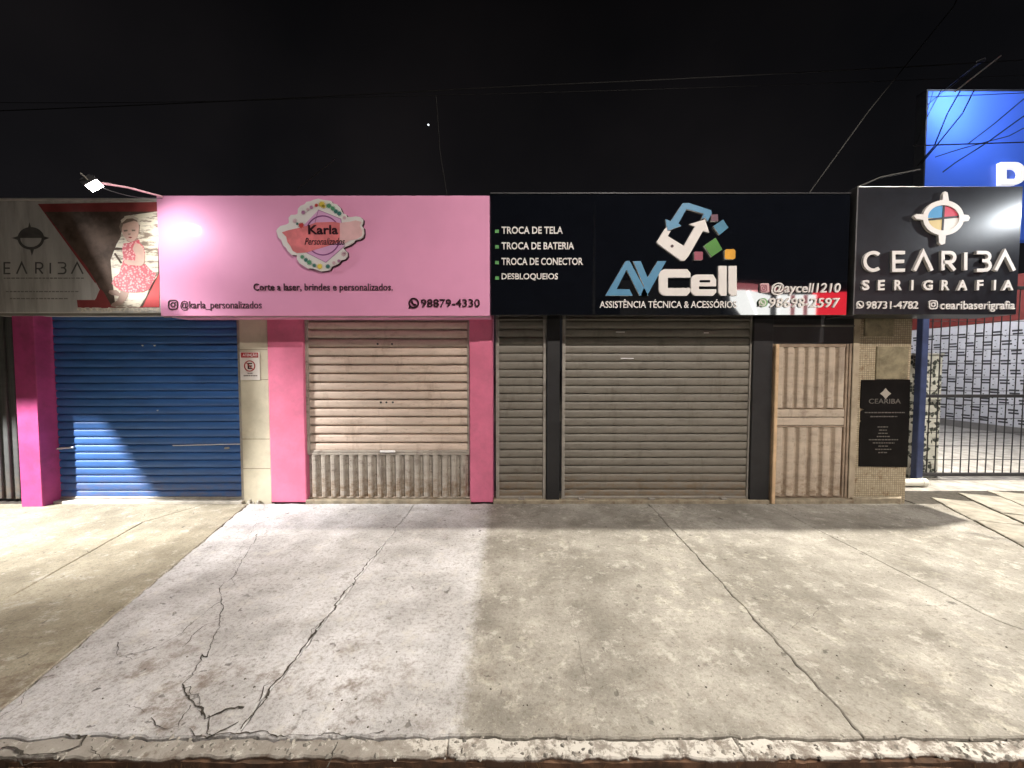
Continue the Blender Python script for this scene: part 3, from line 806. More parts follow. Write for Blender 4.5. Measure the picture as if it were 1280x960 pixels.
bx('plain_edge', pL, pL + 0.083, YT - 0.012, 5.5, 0.0, ZTOP + 0.1, mat('tan_cement', (0.40, 0.335, 0.25), 0.8, var=0.15, bump=0.3, dirt=(0.2, 0.15, 0.1)), pier, 0.006)
bs = MB(); 
bs.prism([(p.x, p.y) for p in [Vector((pL + 0.02, YT - 0.05)), Vector((pR - 0.12, YT - 0.06)), Vector((pR + 0.02, YT + 0.05)), Vector((pR + 0.02, 5.5)), Vector((pL + 0.02, 5.5))]], 0, 1)
foot = MB(); k = 5; pl_ = bs.v[:5]
foot.v = [(v[0], v[2], -0.05) for v in pl_] + [(v[0], v[2], 0.07) for v in pl_]
foot.f = [tuple(range(5))[::-1], tuple(range(5, 10))] + [(i, (i + 1) % 5, 5 + (i + 1) % 5, 5 + i) for i in range(5)]; foot.mi = [0] * 7
build('footing', foot, m_wood_sill, pier, 0.012)
m_plate = mat('grey_cover_plate', (0.27, 0.235, 0.155), 0.6, var=0.25, scale=8, dirt=(0.11, 0.09, 0.055), dirt_amt=0.7)
for a, b, c, d in ((1081, 397, 1118, 420.5), (1095, 433, 1136, 474)):
    A = at(a, d, YT - 0.02); B = at(c, b, YT - 0.02)
    cpn = bx('meter_cover', A.x, min(B.x, pR - 0.004), YT - 0.022, YT + 0.01, A.z, B.z, m_plate, pier, 0.005)
    bx('cover_panel', A.x + 0.03, min(B.x, pR - 0.004) - 0.03, YT - 0.026, YT - 0.0225, A.z + 0.03, B.z - 0.03, m_plate, cpn, 0.0015)

# black poster on the pier
Yq = YT - 0.010
m_poster = mat('black_poster', (0.006, 0.005, 0.005), 0.6, var=0.3, spec=0.15)
m_print = mat('dim_white_print', (0.34, 0.31, 0.27), 0.6)
po = [(1077, 475), (1137.5, 474.5), (1136.5, 520), (1135.5, 545), (1134, 584), (1073.5, 583), (1074.5, 540), (1075.5, 528), (1077, 526.5), (1075.8, 525), (1076, 514), (1081, 512), (1075.5, 510), (1076, 490)]
pw = px(po, Yq)
poster = build('poster', MB().prism(pw, Yq - 0.004, Yq + 0.012), m_poster)
tag(poster, 'black printed poster with torn left edge on the tiled pier', 'poster')
lg = MB(); cx, cy = 1107, 492
lg.prism(px([(cx, cy - 7), (cx + 3, cy - 3), (cx + 7, cy), (cx + 3, cy + 3), (cx, cy + 7), (cx - 3, cy + 3), (cx - 7, cy), (cx - 3, cy - 3)], Yq - 0.005), Yq - 0.0065, Yq - 0.0045)
build('emblem', lg, m_print, poster)
lettering('CEARIBA', (1086, 498.5, 1126, 504.5), Yq - 0.0048, mat('faint_print', (0.12, 0.11, 0.10), 0.6), poster, 0.0015)
lines = [(1081, 1131, 515), (1088, 1122, 520), (1097, 1110, 533), (1099, 1109, 537), (1098, 1110, 541), (1096, 1112, 545), (1086, 1123, 549), (1091, 1118, 553), (1098, 1110, 557), (1094, 1114, 561), (1098, 1109, 565)]
lm = MB()
for a, b, y in lines:                      # unreadable small print: broken strokes
    x = a
    while x < b:
        l_ = random.uniform(1.5, 4.0)
        lm.prism(px([(x, y), (min(b, x + l_), y), (min(b, x + l_), y + 1.3), (x, y + 1.3)], Yq - 0.005), Yq - 0.0062, Yq - 0.0045); x += l_ + 0.8
build('small_print', lm, mat('faint_print', (0.12, 0.11, 0.10)), poster)['kind'] = 'stuff'

# no-parking plaque on the cream wall
Yn = YW + 0.010
A = at(301, 475, Yn); B = at(324.5, 440, Yn)
pq = bx('no_parking_plaque', A.x, B.x, Yn - 0.006, Yn + 0.003, A.z, B.z, mat('plaque_white', (0.70, 0.66, 0.62), 0.45, var=0.04))
tag(pq, 'small white no parking plaque with red header on cream wall', 'sign')
m_red = mat('plaque_red', (0.36, 0.03, 0.03), 0.45, var=0.1)
A2 = at(301.8, 447, Yn); B2 = at(323, 440.7, Yn)
h_ = bx('header_band', A2.x, B2.x, Yn - 0.009, Yn - 0.0062, A2.z, B2.z, m_red, pq)
lettering('ATENÇÃO', (303.5, 441.3, 321.5, 446.2), Yn - 0.0092, m_white_paint, pq, 0.0012, 0.01)
ring = MB(); ring.ribbon(px(circ(312.5, 457.5, 6.4, 24), Yn), 0.013, Yn - 0.009, Yn - 0.0062, closed=True)
build('red_ring', ring, m_red, pq)
lettering('E', (309.6, 453.6, 315.4, 461.4), Yn - 0.0063, mat('plaque_black', (0.05, 0.012, 0.012)), pq, 0.0015, 0.03)
sl = MB(); sl.ribbon(px([(308, 453), (317, 462)], Yn), 0.010, Yn - 0.0105, Yn - 0.0085); build('red_slash', sl, m_red, pq)
lm = MB()
for a, b, y in ((310, 316, 466), (305, 320.5, 469)):
    x = a
    while x < b:
        lm.prism(px([(x, y), (x + 1.6, y), (x + 1.6, y + 1.2), (x, y + 1.2)], Yn), Yn - 0.0082, Yn - 0.0062); x += 2.2
build('small_print', lm, mat('print_grey', (0.16, 0.12, 0.11)), pq)['kind'] = 'stuff'

# ================================================================== SIGNS
# ---- pink sign
def quad_sign(name, x0, x1, yt, yb, Y, m, label, back=4.975):
    A = at(x0, yb, Y); B = at(x1, yt, Y)
    t = thing(name, ((A.x + B.x) / 2, (Y + back) / 2, A.z), label, 'sign', 'shop signs over the shutters')
    p = bx('panel', A.x, B.x, Y, back, A.z, B.z, m, t, 0.004)
    return t, A, B
pink, A, B = quad_sign('shop_sign', 201, 612, 244.5, 395, YS, m_pink_sign, 'glossy pink shop sign with round floral logo and phone number')
# thin bright flashing along its foot
fl = bx('edge_trim', A.x + 0.005, B.x - 0.005, YS + 0.03, YS + 0.05, A.z - 0.012, A.z + 0.004, mat('trim_grey', (0.45, 0.40, 0.38), 0.5), pink)
Z1 = lambda pts: zoom(pts, 330, 240, 0.125)
plate = [(140, 400), (150, 380), (180, 350), (240, 335), (265, 320), (262, 270), (285, 240), (330, 238), (352, 228), (355, 180), (380, 150), (420, 135), (440, 110), (480, 105), (510, 90), (560, 78), (600, 90), (640, 95), (680, 100), (700, 125), (740, 135), (770, 165), (785, 200), (800, 225), (830, 235), (842, 262), (880, 262), (930, 255), (975, 262), (1000, 285), (998, 320), (985, 345), (1005, 370), (1010, 420), (1000, 460), (970, 480), (920, 490), (910, 510), (860, 540), (800, 565), (815, 585), (842, 610), (845, 650), (820, 680), (780, 690), (760, 720), (720, 740), (690, 750), (670, 785), (620, 795), (580, 800), (540, 785), (500, 770), (450, 770), (410, 745), (370, 720), (345, 680), (345, 640), (290, 635), (255, 600), (235, 565), (205, 540), (190, 490), (160, 465)]
YL = YS
dk = build('logo_painted_shadow', MB().prism(px(zoom(plate, 331.2, 240.6, 0.125), YL), YL - 0.016, YL + 0.001), m_letter_dark, pink)  # dark copy offset right and down, painted cast shadow of the logo plate
lp = build('logo_plate', MB().prism(px(Z1(plate), YL), YL - 0.034, YL - 0.0165), mat('logo_white', (0.80, 0.77, 0.76), 0.4, var=0.02), pink)
lp['label'] = 'white scalloped logo plate with flowers'
Yl = YL - 0.0342
m_lilac = mat('print_lilac', (0.72, 0.40, 0.66), 0.4, var=0.05); m_lilac2 = mat('print_violet', (0.22, 0.05, 0.20), 0.4)
m_coral = mat('print_coral', (0.80, 0.22, 0.24), 0.45, var=0.18, scale=5); m_blush = mat('print_blush', (0.80, 0.50, 0.52), 0.45, var=0.08, scale=5)
def pr(name, polys, m, k, parent=lp):
    mb = MB()
    for p in polys: mb.prism(px(Z1(p), Yl), Yl - 0.0012 * k - 0.0008, Yl - 0.0012 * (k - 1) - 0.0002)
    return build(name, mb, m, parent)
pr('diamond', [[(545, 180), (770, 270), (800, 540), (620, 705), (430, 610), (400, 330)]], m_lilac, 1)
mbr = MB(); mbr.ribbon(px(Z1(circ(590, 435, 175, 40, ry=195)), Yl), 0.014, Yl - 0.0034, Yl - 0.0021, closed=True); build('ring', mbr, m_lilac2, lp)
mbr = MB(); mbr.ribbon(px(Z1([(545, 180), (770, 270), (810, 540), (620, 705), (430, 610)]), Yl), 0.004, Yl - 0.0034, Yl - 0.0021, closed=True); build('line', mbr, m_lilac2, lp)
pr('brush_stroke', [[(180, 405), (240, 385), (330, 365), (430, 340), (520, 305), (700, 300), (760, 310), (760, 500), (640, 540), (520, 575), (430, 605), (330, 612), (290, 590), (265, 540), (235, 500), (225, 450)]], m_coral, 3)
pr('brush_stroke', [[(760, 310), (850, 300), (920, 285), (975, 300), (960, 340), (985, 390), (980, 440), (930, 470), (860, 485), (800, 520), (760, 500)]], m_blush, 3)
cols = {'g': mat('leaf_green', (0.10, 0.30, 0.17), 0.5), 'y': mat('flower_yellow', (0.72, 0.55, 0.08), 0.5), 'p': mat('flower_mauve', (0.42, 0.18, 0.34), 0.5), 'r': mat('flower_red', (0.55, 0.05, 0.05), 0.5), 'd': mat('leaf_teal', (0.05, 0.18, 0.16), 0.5), 's': mat('flower_pale', (0.62, 0.42, 0.48), 0.5)}
fls = [('p', 395, 205, 26), ('s', 440, 175, 20), ('p', 475, 155, 24), ('r', 525, 135, 22), ('y', 580, 125, 38), ('y', 600, 145, 24), ('g', 650, 140, 32), ('g', 690, 165, 30), ('d', 720, 195, 28), ('d', 755, 215, 30), ('s', 805, 260, 22), ('s', 310, 290, 26), ('d', 335, 320, 16), ('r', 375, 335, 34), ('g', 385, 650, 26), ('d', 420, 680, 26), ('g', 455, 705, 32), ('d', 505, 735, 24), ('y', 560, 745, 34), ('d', 640, 745, 28), ('s', 700, 710, 22), ('p', 750, 690, 20), ('s', 800, 620, 32), ('p', 805, 615, 12)]
for c_, x, y, r in fls:
    p = []
    n = 10
    for i in range(n * 2):
        an = math.pi * i / n + x; rr = r * (1.0 if i % 2 else 0.55)
        p.append((x + rr * math.cos(an), y + rr * math.sin(an) * 1.0))
    pr('flower' if c_ in 'ypr s' else 'leaf', [p], cols[c_], 4)
Yk = Yl - 0.0052
lettering('Karla', (385.5, 281.5, 422.5, 293), Yk, m_letter_dark, lp, 0.006, 0.02)
lettering('Personalizados', (381, 297.5, 431, 306), Yk, m_letter_dark, lp, 0.004, 0.0, 0.35)
lettering('Corte a laser, brindes e personalizados.', (317.5, 354.5, 491, 366), YS, m_letter_dark, pink, 0.010, 0.004)
icon_camera(pink, 216.5, 381, 11, YS, m_letter_dark, 0.005)
lettering('@karla_personalizados', (226, 376, 327, 388.5), YS, m_letter_dark, pink, 0.005, 0.0)
icon_phone(pink, 517.5, 379, 13, YS, m_letter_dark, 0.014)
lettering('98879-4330', (526.5, 374, 600, 384), YS, m_letter_dark, pink, 0.014, 0.01)

# ---- black AYCell sign
blk, A, B = quad_sign('shop_sign', 613.5, 1063.5, 242.5, 394, YS + 0.006, m_black_sign, 'glossy black shop sign with blue and white phone logo')
Yb = YS + 0.006
bx('top_flashing', A.x, B.x, Yb - 0.012, 4.97, B.z + 0.001, B.z + 0.012, m_dark_metal, blk)
m_green = mat('bullet_green', (0.10, 0.34, 0.10), 0.5); m_blue = mat('logo_blue', (0.075, 0.26, 0.45), 0.42, var=0.06)
for i, (t, x1, y) in enumerate((('TROCA DE TELA', 703.5, 288), ('TROCA DE BATERIA', 717.5, 307.5), ('TROCA DE CONECTOR', 728.5, 327), ('DESBLOQUEIOS', 697.5, 346.3))):
    lettering(t, (627, y - 4.6, x1, y + 4.4), Yb, m_letter_white, blk, 0.008, 0.016)
    a_, b_ = at(619, y + 3.4, Yb), at(623.6, y - 0.6, Yb)
    bx('bullet', a_.x, b_.x, Yb - 0.012, Yb + 0.002, a_.z, b_.z, m_green, blk)
Z6 = lambda pts: zoom(pts, 740, 230, 0.25)
Z7 = lambda pts: zoom(pts, 800, 240, 0.125)
D = 0.024
def shp(name, pts, m, Zf, depth=D, bevel=0.003, sub=None, Y=None):
    Y = Y or Yb
    return build(name, MB().prism(px(Zf(pts), Y), Y - depth, Y + 0.002, 0, 1 if sub else None), [m] + ([sub] if sub else []), blk)
m_side_w = mat('letter_side_white', (0.80, 0.80, 0.80), 0.4)
# arrows that form the phone
shp('arrow', [(420, 120), (480, 118), (700, 190), (708, 225), (665, 300), (640, 262), (605, 278), (628, 225), (455, 178), (375, 322), (405, 345), (265, 395), (248, 280), (300, 298)], m_blue, Z7, sub=m_side_w)
shp('arrow', [(262, 360), (240, 375), (160, 505), (180, 530), (400, 690), (440, 690), (475, 650), (620, 395), (682, 412), (640, 282), (485, 328), (540, 352), (430, 545), (270, 448), (300, 395), (272, 398)], m_letter_white, Z7, sub=m_side_w)
shp('home_button', circ(312, 548, 15, 12), m_letter_dark, Z7, depth=D + 0.004)
def sq(name, pts, m): return shp(name, pts, m, Z7, depth=0.026, sub=m_side_w)
sq('logo_square', [(700, 232), (768, 232), (770, 300), (702, 302)], mat('logo_plum', (0.14, 0.055, 0.09), 0.5))
sq('logo_square', [(722, 350), (820, 282), (872, 365), (782, 438)], mat('logo_teal', (0.05, 0.22, 0.36), 0.5))
sq('logo_square', [(628, 545), (745, 465), (812, 580), (705, 656)], mat('logo_green', (0.07, 0.25, 0.035), 0.5))
sq('logo_square', rrect(532, 603, 618, 686, 10), mat('logo_maroon', (0.34, 0.07, 0.12), 0.5))
sq('logo_square', rrect(835, 578, 942, 680, 25), mat('logo_amber', (0.75, 0.36, 0.02), 0.5))
# A and Y
shp('letter', [(65, 560), (165, 388), (185, 388), (278, 560), (235, 560), (170, 430), (120, 528), (185, 528), (200, 560)], m_blue, Z6, sub=m_side_w)
shp('letter', [(203, 388), (240, 388), (275, 470), (325, 388), (367, 388), (272, 560), (240, 560), (258, 515)], m_blue, Z6, sub=m_side_w)
# C e l l
def letter_strokes(name, strokes, wpx, m, Y, depth, parent, Zf=lambda p: p):
    mb = MB()
    for si, st in enumerate(strokes):
        cl = st[0] == 'closed'; p = st[1:] if cl else st
        mb.ribbon(px(Zf(p), Y), wpx / ppm(Y), Y - depth - 0.0009 * si, Y + 0.002 + 0.0005 * si, closed=cl)
    return build(name, mb, m, parent)
def carc(cx, cy, r, a0, a1, n=6): return [(cx + r * math.cos(math.radians(a0 + (a1 - a0) * i / n)), cy + r * math.sin(math.radians(a0 + (a1 - a0) * i / n))) for i in range(n + 1)]
Cst = [(487, 449)] + [(487, 449)][:0] + [(470, 449)] + carc(372, 471, 22, 270, 180) + carc(372, 518, 22, 180, 90) + [(487, 540)]
shp('letter', [(488, 470), (488, 448), (472, 428)] + carc(365, 463, 35, 270, 180) + carc(365, 525, 35, 180, 90) + [(470, 560), (488, 540), (488, 522), (375, 522), (375, 470)], m_letter_white, Z6, sub=m_side_w)
eo = carc(520, 480, 26, 270, 180)
shp('letter', carc(520, 485, 30, 270, 180) + carc(520, 530, 30, 180, 90) + [(600, 560), (616, 545), (616, 528), (530, 528), (530, 513), (616, 513)] + [(616, 480), (600, 455)], m_letter_white, Z6, sub=m_side_w)
shp('letter_counter', [(533, 483), (585, 483), (585, 494), (533, 494)], m_black_sign, Z6, depth=D + 0.002)
shp('letter', [(627, 412), (668, 412), (668, 560), (640, 560), (627, 545)], m_letter_white, Z6, sub=m_side_w)
shp('letter', [(677, 412), (718, 412), (718, 560), (690, 560), (677, 545)], m_letter_white, Z6, sub=m_side_w)
lettering('ASSISTÊNCIA TÉCNICA & ACESSÓRIOS', (749.5, 374.2, 920.5, 385), Yb, m_letter_white, blk, 0.008, 0.010)
shp('icon_tile', rrect(949, 354.5, 960, 366, 2), mat('icon_pink', (0.62, 0.40, 0.42), 0.5), lambda p: p, depth=0.02)
icon_camera(blk, 954.5, 360.2, 7.5, Yb - 0.0205, mat('icon_rose', (0.30, 0.08, 0.12), 0.5), 0.003)
lettering('@aycell1210', (963, 353.5, 1050, 369.5), Yb, m_letter_white, blk, 0.014, 0.012, 0.12)
shp('icon_tile', circ(953, 378.5, 5.6, 16), mat('icon_green', (0.22, 0.42, 0.20), 0.5), lambda p: p, depth=0.02)
icon_phone(blk, 953, 378.5, 9, Yb - 0.0205, m_letter_white, 0.003)
lettering('98698-2597', (960.5, 372.5, 1049, 384.7), Yb, m_letter_white, blk, 0.014, 0.012, 0.1)

# ---- right CEARIBA sign
chr_, A, B = quad_sign('shop_sign', 1066.5, 1279, 233, 393, YS - 0.012, m_dark_sign, 'charcoal screen printing shop sign with crosshair logo at right')
Yc = YS - 0.012
bx('edge_trim', A.x - 0.008, A.x + 0.006, Yc - 0.004, 4.97, A.z - 0.01, B.z, mat('trim_dark', (0.12, 0.12, 0.125), 0.4), chr_)
Zr = lambda pts: zoom(pts, 1040, 220, 0.1875)
# crosshair emblem, slightly turned
cx, cz = 725, 285
em = MB()
em.ribbon(px(Zr(circ(cx, cz, 120, 40, ry=100)), Yc), 0.056, Yc - 0.03, Yc + 0.002, closed=True)
em.prism(px(Zr([(715, 190), (722, 130), (735, 110), (752, 118), (762, 180)]), Yc), Yc - 0.0302, Yc + 0.002)
em.prism(px(Zr([(690, 380), (695, 450), (712, 465), (735, 455), (742, 385)]), Yc), Yc - 0.0302, Yc + 0.002)
em.prism(px(Zr([(600, 262), (545, 260), (528, 275), (545, 292), (600, 300)]), Yc), Yc - 0.0302, Yc + 0.002)
em.prism(px(Zr([(850, 262), (890, 268), (900, 285), (890, 305), (850, 312)]), Yc), Yc - 0.0302, Yc + 0.002)
emb = build('emblem', em, m_letter_white, chr_)
def wedge(a0, a1): return [(cx, cz)] + [(cx + 104 * math.cos(math.radians(a)), cz + 86 * math.sin(math.radians(a))) for a in [a0 + (a1 - a0) * i / 8 for i in range(9)]]
for a0_, col, nm in ((180, (0.09, 0.33, 0.62), 'q_blue'), (270, (0.62, 0.07, 0.12), 'q_red'), (90, (0.72, 0.58, 0.28), 'q_sand'), (0, (0.78, 0.76, 0.74), 'q_white')):
    build('quadrant', MB().prism(px(Zr(wedge(a0_, a0_ + 90)), Yc), Yc - 0.020, Yc + 0.002), mat(nm, col, 0.45, var=0.05), emb)
cr_ = MB(); cr_.ribbon(px(Zr([(733, 200), (722, 370)]), Yc), 0.022, Yc - 0.024, Yc - 0.0195); cr_.ribbon(px(Zr([(620, 297), (830, 275)]), Yc), 0.022, Yc - 0.0235, Yc - 0.0195)
build('crosshair', cr_, m_dark_metal, emb)
def ceariba(parent, Zf, Y, m, wpx, depth, s, spans, y0, y1):
    ym = (y0 + y1) / 2; h = y1 - y0
    for ch, a, b in spans:
        mid = (a + b) / 2; r = (b - a) / 2
        if ch == 'C': st = [[(mid + 0.98 * h / 2 * math.cos(math.radians(t)) + 0.05 * h, ym + h / 2 * math.sin(math.radians(t))) for t in range(-50, -311, -10)]]
        elif ch == 'E': st = [[(b, y0), (a, y0), (a, y1), (b, y1)], [(a, ym), (b - 0.05 * h, ym)]]
        elif ch == 'A': st = [[(a, y1 + 0.02 * h), (mid, y0 - 0.02 * h), (b, y1 + 0.02 * h)]]
        elif ch == 'R': st = [[(a, y1), (a, y0), (b - 0.27 * h, y0)] + carc(b - 0.27 * h, y0 + 0.27 * h, 0.27 * h, -90, 90, 8) + [(a, y0 + 0.54 * h)], [(mid - 0.05 * h, y0 + 0.54 * h), (b, y1)]]
        elif ch == 'I': st = [[(mid, y0), (mid, y1)]]
        elif ch == '3': st = [[(a, y0), (b - 0.22 * h, y0)] + carc(b - 0.22 * h, y0 + 0.23 * h, 0.23 * h, -90, 90, 8) + [(a + 0.3 * h, y0 + 0.46 * h)],
                              [(a + 0.3 * h, y0 + 0.46 * h)] + [(b - 0.24 * h, y0 + 0.46 * h)] + carc(b - 0.24 * h, y1 - 0.27 * h, 0.27 * h, -90, 90, 8) + [(a, y1)]]
        letter_strokes('letter', st, wpx, m, Y, depth, parent, Zf)
ceariba(chr_, Zr, Yc, m_letter_white, 4.0, 0.03, 1, [('C', 190, 322), ('E', 396, 470), ('A', 535, 650), ('R', 722, 800), ('I', 862, 882), ('3', 945, 1030), ('A', 1072, 1195)], 515, 632)
for chx, xc, wl in zip('SERIGRAFIA', (213, 316, 428, 522, 626, 742, 855, 970, 1069, 1157), (52, 48, 54, 18, 66, 58, 70, 46, 18, 76)):
    A1 = Zr([(xc - wl / 2, 696), (xc + wl / 2, 764)])
    lettering(chx, (A1[0][0], A1[0][1], A1[1][0], A1[1][1]), Yc, m_letter_white, chr_, 0.025, 0.03, name='letter')
icon_phone(chr_, 1074.3, 381, 9.5, Yc, m_letter_white, 0.012)
lettering('98731-4782', (1081.6, 376.8, 1146.8, 386.3), Yc, m_letter_white, chr_, 0.014, 0.008)
icon_camera(chr_, 1165.5, 381, 10, Yc, m_letter_white, 0.012)
lettering('cearibaserigrafia', (1173.7, 376.3, 1267.5, 390.0), Yc, m_letter_white, chr_, 0.014, 0.008)

# ---- old printed sign at left
YO = YS + 0.02
m_vinyl = mat('faded_vinyl', (0.60, 0.585, 0.56), 0.6, var=0.14, scale=2.2, bump=0.25, bscale=5, dirt=(0.22, 0.20, 0.18), dirt_amt=0.5, stretch=(3, 1, 0.4))
old, A, B = quad_sign('shop_sign', -40, 199.5, 250.5, 391, YO, m_vinyl, 'faded printed banner sign with photo of a child in pink dress')
m_prt_dark = mat('print_dim', (0.10, 0.095, 0.09), 0.6, var=0.25)
bx('top_trim', A.x, B.x, YO - 0.010, YO + 0.04, B.z + 0.001, B.z + 0.022, mat('pale_trim', (0.55, 0.53, 0.50), 0.5), old)
bx('bottom_trim', A.x, B.x, YO + 0.02, YO + 0.06, A.z - 0.03, A.z - 0.001, mat('grey_trim', (0.20, 0.19, 0.17), 0.6), old)
for xx in (9, 40, 62, 96):                   # folds where strips of vinyl overlap
    a_ = at(xx, 388, YO); b_ = at(xx, 254, YO); xm = mx(xx, 320, YO)
    bx('vinyl_seam', xm - 0.005, xm + 0.005, YO - 0.0012, YO + 0.001, a_.z, b_.z, m_vinyl, old)
Z0 = lambda pts: zoom(pts, 0, 180, 0.25)
eo_ = MB(); eo_.ribbon(px(Z0(circ(155, 472, 60, 30, ry=50)), YO), 0.03, YO - 0.002, YO + 0.001, closed=True)
eo_.prism(px(Z0([(60, 470), (95, 460), (95, 482)]), YO), YO - 0.0021, YO + .001); eo_.prism(px(Z0([(215, 460), (248, 470), (215, 482)]), YO), YO - 0.0021, YO + .001)
eo_.prism(px(Z0([(140, 425), (148, 392), (158, 425)]), YO), YO - 0.0021, YO + .001); eo_.prism(px(Z0([(150, 520), (160, 558), (172, 520)]), YO), YO - 0.0021, YO + .001)
eo_.prism(px(Z0([(95, 470)] + [(155 + 60 * math.cos(math.radians(t)), 470 + 52 * math.sin(math.radians(t))) for t in range(190, 351, 16)] + [(215, 470)]), YO), YO - 0.0019, YO + .001)
build('emblem', eo_, m_prt_dark, old)
ceariba(old, Z0, YO, m_prt_dark, 1.7, 0.0022, 1, [('C', -58, -8), ('E', 22, 52), ('A', 84, 134), ('R', 180, 214), ('I', 248, 256), ('3', 290, 328), ('A', 358, 415)], 594, 648)
lm = MB()
for a, b, y in ((20, 420, 668), (30, 380, 735), (50, 330, 770)):
    x = a
    while x < b:
        l_ = random.uniform(8, 22); lm.prism(px(Z0([(x, y), (x + l_, y), (x + l_, y + 6), (x, y + 6)]), YO), YO - 0.0018, YO + .001); x += l_ + 5
build('small_print', lm, mat('print_faint', (0.26, 0.25, 0.235)), old)['kind'] = 'stuff'
# printed red and brown shapes with the photograph
m_pr_red = mat('print_dark_red', (0.30, 0.060, 0.060), 0.6, var=0.15, spec=0.15); m_pr_bred = mat('print_bright_red', (0.60, 0.055, 0.06), 0.5, var=0.08)
m_pr_brown = mat('print_brown', (0.12, 0.085, 0.068), 0.7, var=0.35, spec=0.1)
def flat(name, pts, m, k, Zf, parent=old): return build(name, MB().prism(px(Zf(pts), YO), YO - 0.0016 * k, YO + 0.001), m, parent)
flat('print_shape', [(190, 300), (798, 290), (798, 818), (390, 822), (385, 780), (475, 780), (500, 728)], m_pr_red, 1, Z0)
photo = flat('printed_photo', [(225, 340), (790, 338), (798, 340), (798, 640), (715, 812), (560, 812), (520, 740), (500, 720), (440, 620)], m_pr_brown, 2, Z0)
photo['label'] = 'printed photo of a small child in a pink dress sitting on stone'
flat('print_shape', [(715, 815), (798, 648), (798, 815)], m_pr_bred, 3, Z0)
def stone_mat():
    s = N('print_stone_wall'); n = s.noise(9, 5, stretch=(0.6, 1, 2.6), rough=0.7)
    c = s.mix(s.step(n, 0.38, 0.52), (0.26, 0.20, 0.15), (0.78, 0.72, 0.58)); s.color(c); s.b.inputs['Roughness'].default_value = 0.5; return s.m
m_stone = stone_mat()
Zp = lambda pts: zoom(pts, 120, 250, 0.15625)
flat('print_shape', [(230, 130), (370, 110), (500, 92), (500, 600), (440, 690), (400, 780), (350, 860), (160, 862), (130, 600), (120, 480), (170, 350), (200, 300)], m_stone, 3, Zp, photo)
flat('print_shape', [(0, 660), (30, 715), (0, 790)], m_vinyl, 3, Zp, photo)
def dress_mat():
    s = N('print_pink_dress'); v = s.n('ShaderNodeTexVoronoi'); v.inputs['Scale'].default_value = 38; s.l(s.pos, v.inputs['Vector'])
    c = s.mix(s.step(v.outputs['Distance'], 0.25, 0.55), (0.80, 0.42, 0.42), (0.62, 0.10, 0.13)); s.color(c); s.b.inputs['Roughness'].default_value = 0.5; return s.m
m_dress = dress_mat()
m_skin = mat('print_skin', (0.66, 0.44, 0.36), 0.5, var=0.14, scale=5); m_skin2 = mat('print_skin_deep', (0.36, 0.24, 0.19), 0.5, var=0.15, scale=6)
m_hair = mat('print_hair', (0.22, 0.16, 0.12), 0.5, var=0.2); m_band = mat('print_headband', (0.62, 0.54, 0.44), 0.5, var=0.15)
# the child, drawn as the flat print it is
flat('figure', [(110, 725), (165, 720), (195, 745), (190, 770), (130, 760), (105, 745)], m_skin2, 4, Zp, photo)
flat('figure', [(205, 720), (270, 730), (255, 780), (215, 830), (150, 858), (122, 850), (130, 830), (175, 805)], m_skin2, 4, Zp, photo)
flat('figure', [(210, 520), (300, 515), (400, 515), (440, 560), (485, 590), (470, 640), (430, 715), (380, 735), (320, 742), (250, 738), (190, 720), (130, 670), (150, 620), (190, 590)], m_dress, 5, Zp, photo)
flat('figure', [(225, 350), (270, 345), (330, 325), (350, 320), (355, 345), (385, 375), (395, 430), (380, 520), (300, 535), (215, 525), (225, 460), (215, 400)], m_dress, 6, Zp, photo)
flat('figure', [(318, 350), (355, 352), (385, 390), (397, 450), (392, 510), (370, 530), (260, 520), (230, 500), (240, 480), (320, 487), (325, 440), (300, 390)], m_skin, 7, Zp, photo)
flat('figure', [(190, 215), (205, 165), (250, 135), (300, 130), (345, 160), (355, 205), (350, 260), (335, 270), (215, 260), (200, 245)], m_hair, 4, Zp, photo)
flat('figure', [(250, 330), (260, 310), (320, 300), (345, 310), (335, 330), (290, 345)], m_skin2, 5, Zp, photo)
flat('figure', [(212, 225), (225, 195), (265, 180), (310, 168), (340, 180), (350, 215), (345, 260), (335, 300), (310, 328), (280, 338), (255, 325), (225, 290), (214, 255)], m_skin, 6, Zp, photo)
flat('figure', [(205, 165), (250, 130), (300, 127), (345, 150), (360, 195), (350, 200), (335, 165), (295, 148), (250, 152), (212, 185)], m_band, 7, Zp, photo)
for pts in ([(228, 243), (258, 240), (260, 252), (232, 256)], [(292, 240), (322, 240), (320, 252), (294, 252)]): flat('figure', pts, m_hair, 7, Zp, photo)
flat('figure', [(262, 272), (284, 270), (282, 280), (266, 282)], m_skin2, 7, Zp, photo)
flat('figure', [(262, 300), (280, 296), (298, 300), (282, 309)], m_pr_red, 7, Zp, photo)
flat('figure', [(110, 390), (170, 380), (215, 385), (215, 400), (150, 402)], m_pr_brown, 4, Zp, photo)
flat('figure', [(145, 430), (160, 425), (215, 505), (200, 510)], m_pr_brown, 4, Zp, photo)
# torn paper at the foot
tp = MB(); x = 97.0
while x < 199:
    l_ = random.uniform(3, 9); tp.prism(px([(x, 384.8 + random.uniform(-.6, .6)), (min(199, x + l_), 384.8 + random.uniform(-.6, .6)), (min(199, x + l_), 388.5 + random.uniform(-1, 1.5)), (x, 388.5 + random.uniform(-1, 1.5))], YO), YO - 0.004, YO + .001); x += l_
build('torn_edge', tp, mat('torn_paper', (0.62, 0.57, 0.48), 0.8, var=0.3, scale=30), old)

